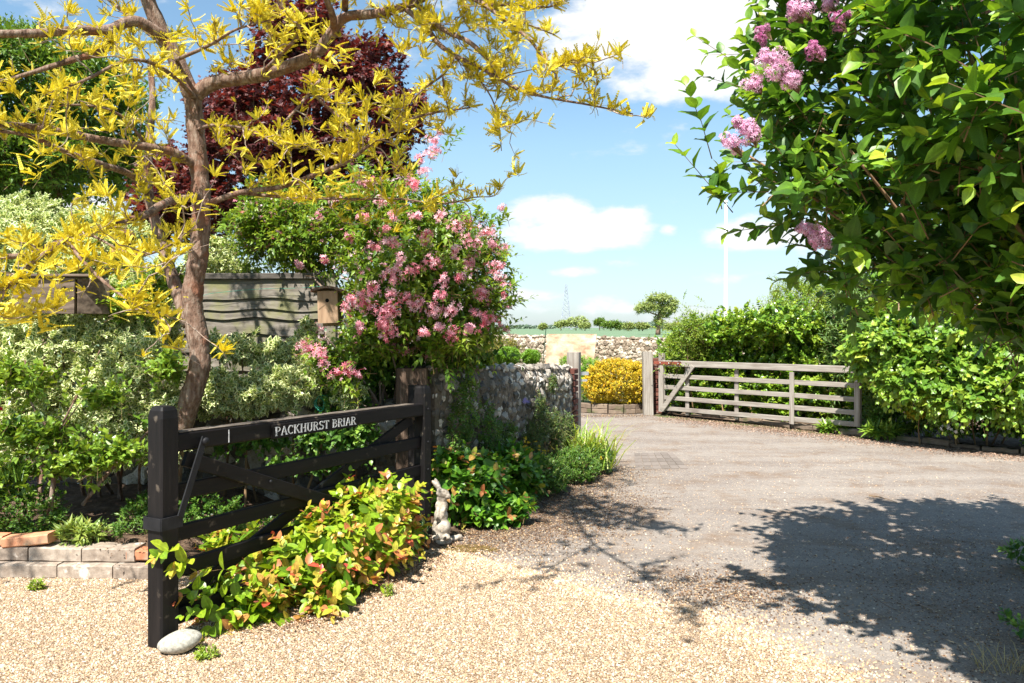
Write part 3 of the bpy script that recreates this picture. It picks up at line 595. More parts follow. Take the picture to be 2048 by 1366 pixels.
# ------------------------------------------------------------------ flint walls
def flint_tpl():
    v, f = ico(1); v = v * (1 + .16 * rs.randn(len(v), 1)); v = v * np.array([.85 + .3 * rs.rand(), 1.15, .62 + .2 * rs.rand()]) * .5
    return v, [f], np.full((len(v), 2), .5)
FL = [flint_tpl() for _ in range(6)]
def flint_wall(root, path, hgt, thick, spacing, mat, mortar, size, nparts, side=1, quoin=0.0, jump=1.0, detail=None):
    """path: list of (x,y); flints set in a mortar core on the visible side, the top and the far end"""
    P = spline([(x, y, 0) for x, y in path], 8)[:, :2]; seg = np.linalg.norm(np.diff(P, axis=0), axis=1); cum = np.concatenate([[0], np.cumsum(seg)]); Lt = cum[-1]
    def pt(u):
        x = np.interp(u, cum, P[:, 0]); y = np.interp(u, cum, P[:, 1]); dx = np.interp(np.minimum(u + .05, Lt), cum, P[:, 0]) - np.interp(np.maximum(u - .05, 0), cum, P[:, 0]); dy = np.interp(np.minimum(u + .05, Lt), cum, P[:, 1]) - np.interp(np.maximum(u - .05, 0), cum, P[:, 1])
        t = nrm(np.stack([dx, dy, dx * 0], -1)); nn = np.stack([t[..., 1], -t[..., 0], t[..., 0] * 0], -1) * side
        return np.stack([x, y, x * 0], -1), t, nn
    us = np.linspace(0, Lt, max(6, int(Lt / .15))); c, t, nn = pt(us); hh = np.interp(us, [0, Lt], hgt)
    b = Buf(); V = []; pr = [(0, 0), (0, .86), (.18, .97), (.5, 1.0), (.82, .97), (1, .86), (1, 0)]
    for i in range(len(us)):
        for (a, e) in pr: V.append(c[i] - nn[i] * (a * thick) + UP * (hh[i] * e))
    k = len(pr); Q = [(i * k + j, i * k + j + 1, (i + 1) * k + j + 1, (i + 1) * k + j) for i in range(len(us) - 1) for j in range(k - 1)]
    b.add(V, [Q, [tuple(range(k)), tuple((len(us) - 1) * k + j for j in range(k - 1, -1, -1))]]); build('mortar_core', b, mortar, root)
    pos = []; nor = []
    rows = int(max(hgt) / spacing); cols = int(Lt / spacing)
    for r in range(rows):
        for q in range(cols):
            u = (q + .5 + (r % 2) * .5 + rs.randn() * .18) * Lt / cols; z = (r + .5 + rs.randn() * .18) / rows
            if u > Lt - quoin * (1 if (r // 1) % 2 else .55) - .02: continue
            if u < .02: continue
            h = np.interp(u, [0, Lt], hgt); c_, t_, n_1 = pt(np.array(u))
            if z > .86: zz = h * (.86 + (z - .86) * .6); inn = (z - .86) * 1.2 * thick
            else: zz = z * h; inn = 0
            pos.append(c_ - n_1 * inn + UP * zz - n_1 * (.006 + .010 * rs.rand())); nor.append(nrm(n_1 + UP * (1.0 if z > .86 else 0)))
    for q in range(cols):
        for a in (.25, .6, .9):
            u = (q + .5 + rs.randn() * .2) * Lt / cols; u = min(max(u, 0.02), Lt - .02); h = np.interp(u, [0, Lt], hgt); c_, t_, n_1 = pt(np.array(u))
            pos.append(c_ - n_1 * thick * a + UP * (h * .985)); nor.append(UP.copy())
    pos = np.array(pos); nor = np.array(nor); n = len(pos)
    D = nrm(np.cross(nor, rs.randn(n, 3)) * 1.0 + UP * .3 + nor * .12 * rs.randn(n, 1)); S = size * (.62 + .75 * rs.rand(n) ** 1.6); rnd = rs.rand(n)
    rank = vis_rank(pos, S); idx = set(np.argsort(-rank)[:nparts].tolist()) if nparts else set()
    m = np.array([i in idx for i in range(n)]); kk = rs.randint(0, 6, n)
    for j in range(6):
        s1 = m & (kk == j)
        if s1.any(): singles(root, 'flint', FL[j], mat, pos[s1], D[s1], nor[s1], S[s1], rnd[s1], nvar=5, smooth=False)
    b = Buf()
    for j in range(6):
        s1 = (~m) & (kk == j); put(b, FL[j], pos[s1], D[s1], nor[s1], S[s1], rnd[s1])
    build('flints', b, mat, root, kind='stuff')
    return pt, Lt
w1 = thing('flint_wall', (-.6, 6.45, 0), 'knapped flint wall running from the black gate to the driveway gateway', 'wall')
pt, Lt = flint_wall(w1, [(-.62, 6.42), (-.12, 7.4), (.36, 8.65), (.80, 10.0)], (1.24, 1.06), .30, .078, M_FLINT, M_MORTAR, .078, 300, side=1, quoin=.20)
# brick quoin at its far end
r = 0; z = .0
while z < 1.02:
    for (a0, a1) in (((.0, .2), ) if r % 2 else ((.0, .105), (.12, .2))):
        c_, t_, n_1 = pt(np.array(Lt)); bb = Buf(); mid = c_ - t_ * ((a0 + a1) / 2) ; wdt = a1 - a0
        beam(bb, mid - t_ * wdt / 2 + n_1 * -.135 + UP * (z + .034), mid + t_ * wdt / 2 + n_1 * -.135 + UP * (z + .034), .325, .062, ch=.008, A=[rs.rand() * .6, .5, .5])
        build('brick', bb, M_BRICK, w1)
    z += .075; r += 1
w2 = thing('flint_wall', (-2.0, 6.7, 0), 'low shaded flint wall behind the black gate under the fence panel', 'wall')
flint_wall(w2, [(-3.9, 6.95), (-2.0, 6.75), (-.70, 6.55)], (.80, .92), .28, .12, M_FLINT, M_MORTAR, .13, 120, side=1)
w3 = thing('flint_wall', (2, 25, 0), 'long pale flint garden wall in full sun below the green field', 'wall')
flint_wall(w3, [(-7, 26.0), (-1.2, 25.3), (1.5, 25.0), (7.5, 23.4)], (1.42, 1.16), .35, .095, M_FLINTP, M_MORTARP, .115, 0, side=1)

# ---------- brick pier between the far gateposts and low bed walls
pier = thing('brick_pier', (2.58, 14.45, 0), 'narrow brick and flint pier between the far gate and its post', 'pier')
for k in range(13):
    bb = Buf(); beam(bb, (2.45, 14.48, .04 + k * .077), (2.73, 14.48, .04 + k * .077), .22, .064, ch=.006, A=[rs.rand(), .5, .5]); build('brick', bb, M_BRICK, pier)
bb = Buf(); beam(bb, (2.59, 14.485, 0), (2.59, 14.485, 1.005), .262, .205, up=(0, 1, 0), ch=.004); build('mortar_core', bb, M_MORTAR, pier)
bw = thing('bed_wall', (1.9, 14.1, 0), 'low curved stone edging under the golden shrub', 'edging')
arc = spline([(0.9, 15.3, 0), (1.15, 14.75, 0), (1.6, 14.42, 0), (2.05, 14.35, 0), (2.36, 14.5, 0)], 7)
for r in range(2):
    for i in range(0, len(arc) - 4, 4):
        bb = Buf(); a = arc[i] + (arc[i + 4] - arc[i]) * .01; c = arc[i + 4] - (arc[i + 4] - arc[i]) * .02
        beam(bb, a + UP * (.045 + r * .085), c + UP * (.045 + r * .085), .13, .083, ch=.008, segs=4, wob=.01); build('edging_stone', bb, M_KERB, bw)
kb = thing('kerb', (5, 11, 0), 'row of worn kerb stones along the foot of the long hedge', 'kerb')
kl = spline([(3.0, 14.1, 0), (5.08, 11.25, 0), (6.25, 9.75, 0), (8.6, 8.3, 0)], 12); sg = np.concatenate([[0], np.cumsum(np.linalg.norm(np.diff(kl, axis=0), axis=1))]); u = 0
while u < sg[-1] - .4:
    l_ = .34 + .2 * rs.rand(); a = np.array([np.interp(u, sg, kl[:, i]) for i in range(3)]); c = np.array([np.interp(u + l_ - .02, sg, kl[:, i]) for i in range(3)])
    bb = Buf(); h = .05 + .05 * rs.rand(); beam(bb, a + UP * h / 2, c + UP * h / 2, .12, h, ch=.018, segs=5, wob=.022); build('kerb_stone', bb, M_KERB, kb); u += l_

# ---------- stone and brick edging of the raised bed, left
be = thing('bed_wall', (-2.8, 5.05, 0), 'low lichened stone edging of the raised bed left of the black gate', 'edging')
def course(xs, z, h, th, y0, y1, mat, name):
    for a, c in zip(xs[:-1], xs[1:]):
        ya = np.interp(a, [-6, -2.1], [y0, y1]); yc = np.interp(c, [-6, -2.1], [y0, y1]); bb = Buf()
        beam(bb, (a + .004, ya, z + h / 2), (c - .004, yc, z + h / 2), th, h, ch=.007, segs=4, wob=.007); build(name, bb, mat, be)
course([-6.0, -5.4, -4.9, -4.3, -3.75, -3.32, -2.80, -2.45, -2.12], 0, .085, .20, 5.15, 5.0, M_BLOCK, 'stone_block')
course([-6.0, -5.5, -5.0, -4.4, -3.9, -3.45, -3.02, -2.68, -2.34], .089, .085, .15, 5.18, 5.04, M_BLOCK, 'stone_block')
for (x0, x1, y, z, tilt, lab) in ((-3.32, -3.20, 5.07, .21, 0, 'orange brick lying at the left end of the bed edging, cut by the picture edge'),
                                   (-3.19, -2.90, 5.05, .215, .012, 'tilted orange brick lying on top of the lichened stone edging'),
                                   (-2.40, -2.17, 5.03, .130, .0, 'orange brick set in the edging right beside the black gate stile'), (-2.13, -2.03, 5.04, .05, 0, 'short orange brick low behind the black gate stile')):
    bb = Buf(); beam(bb, (x0, y, z - tilt), (x1, y, z + tilt), .11, .062 if z > .1 else .08, ch=.008, segs=3, wob=.004, A=[rs.rand(), .5, .5]); o = build('brick', bb, M_BRICKO, base=((x0 + x1) / 2, y, z - .03)); tag(o, lab, 'brick', 'loose bricks on the bed edging')

# ------------------------------------------------------------------ black gate
A_ = np.array([-.655, 5.86, 0]); B_ = np.array([-1.70, 3.90, 0]); GL = np.linalg.norm(B_ - A_); rz = math.atan2(B_[1] - A_[1], B_[0] - A_[0])
g = thing('field_gate', A_, 'black timber field gate standing open with a white lettered nameplate', 'gate', rz=rz)
# local x from hinge to latch; local +y is the side facing the driveway
def lg(s, z, y=0): return np.array([GL * (1 - s), y, z])   # s: 0 at latch, 1 at hinge
def part(name, mat, fn, parent=g, smooth=False):
    bb = Buf(); fn(bb); return build(name, bb, mat, parent, local=True, smooth=smooth)
def stile(bb, s, w, h):
    c = lg(s, 0); prof = [(-.5, -.42), (-.42, -.5), (.42, -.5), (.5, -.42), (.5, .42), (.42, .5), (-.42, .5), (-.5, .42)]
    V = []; zs = [(0, 1), (h * .5, 1), (h - .06, .98), (h - .022, .90), (h - .005, .72), (h, .45)]
    for z, k in zs:
        for a, e in prof: V.append((c[0] + a * w * k, e * w * (k if z > h - .06 else 1), z + (.0)))
    Q = [(i * 8 + k, i * 8 + (k + 1) % 8, (i + 1) * 8 + (k + 1) % 8, (i + 1) * 8 + k) for i in range(len(zs) - 1) for k in range(8)]
    bb.add(V, [Q, [tuple(range(7, -1, -1)), tuple(range((len(zs) - 1) * 8, len(zs) * 8))]])
part('latch_stile', M_BLACKV, lambda bb: stile(bb, 0, .105, 1.17))
part('hinge_stile', M_BLACKV, lambda bb: stile(bb, 1.0, .095, 1.13))
part('top_rail', M_BLACK, lambda bb: beam(bb, lg(.024, .985), lg(.978, .955), .075, .092, ch=.008, segs=8, wob=.002))
part('worn_top_edge', M_WORN, lambda bb: beam(bb, lg(.03, 1.0335), lg(.93, 1.0035), .066, .006, ch=.002, segs=6, wob=.001))
for (z0, z1) in ((.735, .715), (.530, .515), (.352, .345), (.118, .118)):
    part('rail', M_BLACK, lambda bb: beam(bb, lg(.024, z0), lg(.979, z1), .032, .078 if z0 < .7 else .082, ch=.005, segs=8, wob=.002))
def cross(bb, s0, z0, s1, z1, y): p0, p1 = lg(s0, z0, y), lg(s1, z1, y); beam(bb, p0, p1, .075, .024, up=(0, 1, 0), ch=.004)
part('brace', M_BLACK, lambda bb: cross(bb, .045, .90, .96, .10, .030))
part('brace', M_BLACK, lambda bb: cross(bb, .035, .16, .965, .90, -.030))
def collar(bb):
    c = lg(0, .60); w = .125
    for (dx, dy, lx, ly) in ((0, w / 2, w, .008), (0, -w / 2, w, .008), (w / 2, 0, .008, w), (-w / 2, 0, .008, w)):
        beam(bb, (c[0] + dx, dy, .575), (c[0] + dx, dy, .635), lx, ly, up=(0, 1, 0), ch=.002)
part('iron_collar', M_IRON, collar)
def strap(bb): beam(bb, (GL - .045, .066, .625), (GL - .20, .058, .995), .040, .008, up=(0, 1, 0), ch=.003)
part('iron_strap', M_IRON, strap)
def knob(bb, c, r, d=(0, 1, 0)):
    v, f = ico(1); bb.add(v * r * np.array([1, .6, 1]) + c, [f])
part('bolt', M_IRON, lambda bb: knob(bb, np.array([GL - .198, .068, .975]), .02), smooth=True)
part('bolt', M_IRON, lambda bb: knob(bb, lg(.30, .69, .046), .010), smooth=True)
for zz in (.955, .715, .515, .345):
    part('bolt', M_IRON, lambda bb: knob(bb, np.array([.0, .050, zz]), .009), smooth=True)
part('painted_mark', M_LETTER, lambda bb: beam(bb, lg(.168, .945, .0395), lg(.168, 1.012, .0395), .006, .002, up=(0, 1, 0), ch=.0005))
s_l, s_r = .305, .640
z_l, z_r = .965, .956
def plate(bb): beam(bb, lg(s_l, z_l, .043), lg(s_r, z_r, .043), .010, .082, ch=.003)
np_ = part('nameplate', M_BLACK, plate)
# serif lettering
def arcp(cx, cy, rx, ry, a0, a1, n=9): return [(cx + rx * math.cos(math.radians(a)), cy + ry * math.sin(math.radians(a))) for a in np.linspace(a0, a1, n)]
TH, TN = .125, .06
GLY = {'P': (.56, [([(.14, 0), (.14, 1)], TH), ([(.14, .96)] + arcp(.26, .73, .24, .23, 90, -90) + [(.14, .50)], TN + .03)], [(.14, 0), (.12, 1)]),
       'A': (.66, [([(.10, 0), (.33, 1)], TN), ([(.33, 1), (.57, 0)], TH), ([(.18, .34), (.48, .34)], TN)], [(.10, 0), (.57, 0)]),
       'C': (.60, [(arcp(.34, .5, .25, .46, 48, 312, 15), TN + .045), ([(.52, .72), (.54, .98)], TN)], []),
       'K': (.66, [([(.14, 0), (.14, 1)], TH), ([(.16, .42), (.52, 1)], TN), ([(.27, .56), (.56, 0)], TH)], [(.14, 0), (.14, 1), (.52, 1), (.57, 0)]),
       'H': (.68, [([(.14, 0), (.14, 1)], TH), ([(.54, 0), (.54, 1)], TH), ([(.14, .5), (.54, .5)], TN)], [(.14, 0), (.14, 1), (.54, 0), (.54, 1)]),
       'U': (.66, [([(.14, 1), (.14, .3)] + arcp(.33, .28, .19, .26, 180, 360) + [(.52, .3), (.52, 1)], TN + .04)], [(.14, 1), (.52, 1)]),
       'R': (.64, [([(.14, 0), (.14, 1)], TH), ([(.14, .96)] + arcp(.26, .75, .23, .21, 90, -90) + [(.14, .54)], TN + .03), ([(.30, .52), (.54, 0)], TH)], [(.14, 0), (.12, 1), (.55, 0)]),
       'S': (.54, [(arcp(.28, .74, .17, .22, 30, 260, 9) + arcp(.28, .27, .19, .24, 80, -150, 9), TN + .045), ([(.45, .76), (.45, .98)], TN), ([(.10, .24), (.10, .02)], TN)], []),
       'T': (.60, [([(.30, 0), (.30, 1)], TH), ([(.06, .965), (.54, .965)], TN), ([(.06, .78), (.06, .99)], TN), ([(.54, .78), (.54, .99)], TN)], [(.30, 0)]),
       'B': (.60, [([(.14, 0), (.14, 1)], TH), ([(.14, .96)] + arcp(.26, .76, .20, .20, 90, -90) + [(.14, .54)], TN + .03), ([(.14, .54)] + arcp(.27, .285, .24, .25, 90, -90) + [(.14, .04)], TN + .03)], [(.11, 0), (.11, 1)]),
       'I': (.28, [([(.14, 0), (.14, 1)], TH)], [(.14, 0), (.14, 1)]), ' ': (.34, [], [])}
def letter_mesh(ch, x0, hgt, xs, u0, du, z0, dz, y):
    """stroke polygons in the plate plane"""
    bb = Buf(); adv, strokes, serifs = GLY[ch]; allst = [(np.array(p), w) for p, w in strokes] + [(np.array([(sx - .12, sy + (.02 if sy < .5 else -.02)), (sx + .12, sy + (.02 if sy < .5 else -.02))]), .045) for sx, sy in serifs]
    for P, w in allst:
        n = len(P); T = np.zeros_like(P); T[1:-1] = P[2:] - P[:-2]; T[0] = P[1] - P[0]; T[-1] = P[-1] - P[-2]; T = T / np.linalg.norm(T, axis=1, keepdims=True); Nn = np.stack([-T[:, 1], T[:, 0]], 1)
        yl = y + rs.rand() * .0012
        def loc(q): # q in glyph units -> gate local
            lx = x0 + q[0] * hgt * xs; return (u0 - lx, yl, z0 + (lx) * dz + q[1] * hgt)
        V = []; 
        for i in range(n): V.append(loc(P[i] + Nn[i] * w / 2)); V.append(loc(P[i] - Nn[i] * w / 2))
        m = len(V); V2 = V + [(a, c - .0025, e) for a, c, e in V]
        Q = [(2 * i, 2 * i + 1, 2 * i + 3, 2 * i + 2) for i in range(n - 1)] + [(2 * i, 2 * i + 2, m + 2 * i + 2, m + 2 * i) for i in range(n - 1)] + [(2 * i + 1, m + 2 * i + 1, m + 2 * i + 3, 2 * i + 3) for i in range(n - 1)]
        bb.add(V2, [Q])
    return bb, adv * hgt * xs
text = 'PACKHURST BRIAR'; hL = .050; tot = sum(GLY[c][0] for c in text) * hL; avail = GL * (s_r - s_l) - .034; xsc = avail / tot
x = .017; u0 = GL * (1 - s_l)
for c in text:
    bb, adv = letter_mesh(c, x, hL, xsc, u0, -1, z_l - hL / 2, (z_r - z_l) / (GL * (s_r - s_l)), .0490)
    if bb.V: build('letter', bb, M_LETTER, np_, local=True)
    x += adv
# posts behind the hinge
p1 = thing('gate_post', (-.80, 6.28, 0), 'dark weathered timber post that the black gate hangs from', 'post')
bb = Buf(); beam(bb, (-.79, 6.33, 0), (-.79, 6.33, 1.23), .24, .15, up=(0, 1, 0), ch=.012, segs=5, wob=.004); build('post_shaft', bb, mat_tex('dark_old_timber', [(.3, (.035, .022, .016)), (.55, (.10, .065, .045)), (.75, (.26, .19, .14))], (30, 30, 3), 7, .9, .5, .006), p1)
bb = Buf(); beam(bb, (-.755, 6.13, 0), (-.755, 6.13, 1.11), .075, .085, up=(0, 1, 0), ch=.01); build('black_upright', bb, M_BLACKV, p1)
bb = Buf(); beam(bb, (-.74, 6.17, .86), (-.655, 5.93, .86), .012, .05, ch=.002); build('hinge', bb, M_IRON, p1)

# ------------------------------------------------------------------ weathered field gate
def far_gate():
    A2 = np.array([2.62, 14.12, 0]); B2 = np.array([4.93, 11.40, 0]); L2 = np.linalg.norm(B2 - A2); r2 = math.atan2(B2[1] - A2[1], B2[0] - A2[0])
    g2 = thing('field_gate', A2, 'weathered grey five-bar timber gate folded back against the hedge', 'gate', rz=r2)
    P = lambda n, m, *a, **k: (lambda bb: (beam(bb, *a, **k), build(n, bb, m, g2, local=True)))(Buf())
    P('hanging_stile', M_OAKV, (0.03, 0, .07), (0.03, 0, 1.10), .10, .075, up=(0, 1, 0), ch=.008)
    P('slam_stile', M_OAKV, (L2, 0, .14), (L2, 0, 1.11), .085, .075, up=(0, 1, 0), ch=.008)
    P('top_rail', M_OAK, (.083, 0, .925), (L2 - .045, 0, .945), .06, .10, ch=.006, segs=6, wob=.003)
    for za, zb in ((.70, .722), (.505, .522), (.32, .335), (.13, .165)):
        P('rail', M_OAK, (.083, 0.012, za), (L2 - .045, 0.012, zb), .024, .072, ch=.004, segs=7, wob=.004)
    for s_, yy in ((.155, .038), (.43, .038), (.715, -.026)):
        P('upright', M_OAKV, (L2 * s_, yy, .04 + .06 * s_), (L2 * s_, yy, .872), .072, .022, up=(0, 1, 0), ch=.004)
    P('brace', M_OAK, (.06, -.032, .10), (.72, -.032, .90), .085, .026, up=(0, 1, 0), ch=.005)
    P('hinge_strap', M_RUST, (-.10, -.042, .925), (.48, -.034, .928), .008, .055, ch=.002)
    for xx in (.03, .22, .42): bb = Buf(); knob(bb, np.array([xx, -.047, .926]), .012); build('bolt', bb, M_GALV, g2, local=True)
    bb = Buf(); tube(bb, [(L2 + .05, -.05, .90), (L2 - .06, -.048, .955), (L2 - .06, .04, .96), (L2 + .05, .045, .92), (L2 + .05, -.05, .90)], .006, 5); build('rope_loop', bb, M_LETTER, g2, local=True)
    P('latch_bar', M_GALV, (L2 - .12, -.045, .79), (L2 + .13, -.045, .79), .01, .012, ch=.002)
    bb = Buf(); beam(bb, (L2, .0, .0), (L2, .0, .14), .035, .035, up=(0, 1, 0), ch=.004); build('drop_foot', bb, M_BLACKV, g2, local=True)
far_gate()
p2 = thing('gate_post', (2.36, 14.0, 0), 'tall square weathered oak post at the left end of the far gate', 'post')
bb = Buf(); beam(bb, (2.42, 14.2, 0), (2.40, 14.2, 1.12), .17, .17, up=(0, 1, 0), ch=.012, segs=5, wob=.006); build('post_shaft', bb, M_OAKV, p2)
bb = Buf(); beam(bb, (2.50, 14.1, .93), (2.64, 14.07, .925), .01, .05, ch=.002); build('hinge_pin', bb, M_RUST, p2)
p3 = thing('gate_post', (.80, 10.35, 0), 'weathered oak post rising behind the brick end of the flint wall', 'post')
bb = Buf(); beam(bb, (.80, 10.36, 0), (.80, 10.36, 1.23), .16, .15, up=(.3, 1, 0), ch=.012, segs=4, wob=.006); build('post_shaft', bb, M_OAKV, p3)
bb = Buf(); beam(bb, (.86, 10.40, .95), (1.0, 10.46, .95), .01, .045, ch=.002); beam(bb, (.86, 10.40, .86), (.98, 10.45, .86), .01, .03, ch=.002); build('gate_catch', bb, M_GALV, p3)

# ------------------------------------------------------------------ fence panel
fp = thing('fence_panel', (-2.15, 7.25, 0), 'weathered wavy-edged lap fence panel behind the golden tree trunk', 'fence')
xl, xr, yf = -3.62, -1.70, 7.25
laps = [at(540, y, yf)[2] for y in (556, 597, 619, 636, 668, 705, 742, 780, 820, 860)]
for i in range(len(laps) - 1):
    bb = Buf(); n = 30; X = np.linspace(xl, xr, n); ph = i * .35
    wob = .010 * np.sin(X * 5.2 + 1.2 + ph) + .008 * np.sin(X * 11 + ph * 2) - .014 * np.exp(-((X + 2.62) / .12) ** 2)
    zt = np.full(n, laps[i] + .02); zb = laps[i + 1] + wob - .004; V = []
    for k in range(n):
        V += [(X[k], yf + .006 + 0 * i, zt[k]), (X[k], yf - .022, zb[k]), (X[k], yf - .010, zb[k] - .003), (X[k], yf + .02, zt[k])]
    Q = [(k * 4 + a, k * 4 + (a + 1) % 4, (k + 1) * 4 + (a + 1) % 4, (k + 1) * 4 + a) for k in range(n - 1) for a in range(4)]
    bb.add(V, [Q, [(0, 1, 2, 3), tuple((n - 1) * 4 + a for a in (3, 2, 1, 0))]]); build('board', bb, M_FENCE, fp)
bb = Buf(); beam(bb, (xl, yf - .005, laps[0] + .012), (xr + .03, yf - .005, laps[0] + .018), .06, .055, ch=.006, segs=5, wob=.004); build('capping_rail', bb, mat_tex('dark_capping', [(.3, (.035, .03, .026)), (.7, (.15, .13, .11))], (3, 30, 30), 6, .9, .4, .004), fp)
bb = Buf(); beam(bb, (xr + .07, yf, 0), (xr + .07, yf, laps[0] + .035), .085, .09, up=(0, 1, 0), ch=.006); build('fence_post', bb, M_FENCE, fp)
bb = Buf(); pts = spline([at(402, 592, 7.18), at(430, 586, 7.17), at(520, 578, 7.19), at(600, 576, 7.19), at(648, 572, 7.19)], 5); tube(bb, pts, .0018, 4); tag(build('garden_twine', bb, M_TWINE, base=pts[0]), 'thin green twine stretched across the top of the fence panel', 'twine')
bb = Buf(); c0 = at(642, 806, 6.2); pts = []
for k in range(70): a = k * .7; pts.append(c0 + np.array([math.cos(a) * .045 * (1 + .4 * math.sin(k * .9)), math.sin(a * 1.3) * .03, math.sin(a) * .05 * (1 + .3 * math.cos(k * .5))]))
tube(bb, spline(pts, 3), .0014, 3); tag(build('twine_tangle', bb, M_TWINE, base=c0), 'tangled ball of green twine caught on the shrub above the nameplate', 'twine')

# ------------------------------------------------------------------ nest boxes and coconut
sb = thing('nest_box', at(100, 620, 5.7), 'long dark wooden nest box with two holes among variegated leaves', 'nest box')
def P_(n, m, par, *a, **k): bb = Buf(); beam(bb, *a, **k); return build(n, bb, m, par)
c1 = at(25, 590, 5.65); c2 = at(150, 592, 5.65)
P_('front_panel', M_BOXWOOD, sb, c1 + [0, 0, 0], c2 + [0, 0, 0], .018, .255, ch=.003)
P_('end_panel', M_BOXWOOD, sb, c2 + [.012, .012, 0], c2 + [.16, .16, 0], .018, .25, ch=.003)
P_('lid', M_BOXWOOD, sb, c1 + [-.03, .07, .138], c2 + [.12, .09, .145], .24, .018, ch=.003)
P_('back_panel', M_BOXWOOD, sb, c1 + [0.05, .19, 0], c2 + [.10, .19, 0], .018, .25, ch=.003)
for q in (.12, .84):
    bb = Buf(); p = c1 + (c2 - c1) * q + [0, -.011, .05]; ring = [p + np.array([.017 * math.cos(a), 0, .017 * math.sin(a)]) for a in np.linspace(0, 6.283, 13)[:-1]]
    bb.add(ring, [[tuple(range(12))]]); build('entrance_hole', bb, mat_tex('dark_hole', [(.3, G(.004)), (.7, G(.008))], (5, 5, 5), 1, 1, 0), sb)
nb = thing('nest_box', at(652, 650, 6.5), 'pale upright nest box with a curved bark roof on the fence post', 'nest box')
yb = 6.45; q = lambda px, py, d=yb: at(px, py, d)
P_('front_panel', M_PALEWOOD, nb, q(657, 646), q(655, 582), .165, .022, up=(0, 1, 0), ch=.004)
P_('side_panel', M_PALEWOOD, nb, q(638, 646) + [0, .07, 0], q(636, 586) + [0, .07, 0], .016, .13, up=(0, 1, 0), ch=.003)
P_('side_panel', M_PALEWOOD, nb, q(675, 646) + [0, .07, 0], q(673, 586) + [0, .07, 0], .016, .13, up=(0, 1, 0), ch=.003)
P_('back_panel', M_PALEWOOD, nb, q(657, 652) + [0, .16, 0], q(655, 575) + [0, .16, 0], .165, .018, up=(0, 1, 0), ch=.003)
bb = Buf(); pr = []
for k, x_ in enumerate(np.linspace(-1, 1, 10)): 
    p = q(655, 578) + np.array([x_ * .125, 0, .035 * (1 - x_ * x_) - .022]); pr.append(p)
V = []; 
for p in pr: V += [p + [0, -.05, -.007], p + [0, -.05, .012], p + [0, .18, .012], p + [0, .18, -.007]]
Q = [(k * 4 + a, k * 4 + (a + 1) % 4, (k + 1) * 4 + (a + 1) % 4, (k + 1) * 4 + a) for k in range(9) for a in range(4)]
bb.add(V, [Q, [(0, 1, 2, 3), (39, 38, 37, 36)]]); build('bark_roof', bb, M_BARK, nb)
bb = Buf(); p = q(655, 601) + [0, -.013, 0]; bb.add([p + np.array([.016 * math.cos(a), 0, .016 * math.sin(a)]) for a in np.linspace(0, 6.283, 13)[:-1]], [[tuple(range(12))]]); build('entrance_hole', bb, bpy.data.materials['dark_hole'], nb)
cc = at(250, 475, 5.0); cn = thing('coconut_feeder', cc, 'brown half coconut bird feeder hanging from a golden branch', 'bird feeder')
def halfshell(c, r, up, squash=1.0):
    v, f = ico(2); v = v * np.array([1, 1, .85 * squash]); 
    keep = [t for t in f if (v[t] @ up).mean() < .25]; bb = Buf(); bb.add(c + v * r, [np.array(keep)]); bb.add(c + v * r * .9, [np.array(keep)[:, ::-1]]); return bb
build('upper_shell', halfshell(cc, .062, nrm([-.55, -.65, -.55])), M_COCO, cn, smooth=True)
build('lower_shell', halfshell(cc + [-.02, -.02, -.085], .058, nrm([.1, -.25, 1]), .7), M_COCOIN, cn, smooth=True)
bb = Buf(); tube(bb, [cc + [0, 0, .05], cc + [.01, 0, .22]], .0015, 4); tube(bb, [cc + [-.02, -.02, -.08], cc + [0, 0, .05]], .0015, 4); build('hanging_cord', bb, M_TWIG, cn)

# ------------------------------------------------------------------ cobble, rabbit statue, twig, drain cover, plywood, pole, flagpole
v, f = ico(3); c0 = gp(360, 1305); v = v * np.array([.125, .085, .062]) * (1 + .03 * np.sin(v[:, :1] * 5 + 1) + .02 * np.sin(v[:, 1:2] * 7)); R = Matrix.Rotation(.30, 3, 'Z') @ Matrix.Rotation(-.16, 3, 'Y'); v = v @ np.array(R).T
bb = Buf(); bb.add(v * .8 + c0 + UP * .052, [f]); tag(build('cobble', bb, M_STONE, base=c0, smooth=True), 'large smooth pale oval cobble at the foot of the black gate stile', 'stone')
def blob_union(name, balls, mat, base, vox=.007, disp=.0):
    bb = Buf(); v, f = ico(2)
    for (c, r, rot) in balls:
        R = np.array(Matrix.Rotation(rot[0], 3, 'X') @ Matrix.Rotation(rot[1], 3, 'Y') @ Matrix.Rotation(rot[2], 3, 'Z')); bb.add((v * np.array(r)) @ R.T + np.array(c), [f])
    me = mesh_of(name, bb, mat, smooth=True); o = bpy.data.objects.new(name, me); COL.objects.link(o)
    md = o.modifiers.new('r', 'REMESH'); md.mode = 'VOXEL'; md.voxel_size = vox; md.use_smooth_shade = True
    sm = o.modifiers.new('s', 'SMOOTH'); sm.factor = .5; sm.iterations = 3
    dg = bpy.context.evaluated_depsgraph_get(); me2 = bpy.data.meshes.new_from_object(o.evaluated_get(dg)); o.modifiers.clear(); o.data = me2
    if not me2.materials: me2.materials.append(mat)
    o.location = base; WL[o.name] = np.array(base, float); return o
sb0 = gp(882, 1088) + UP * .0
Z3 = (0, 0, 0)
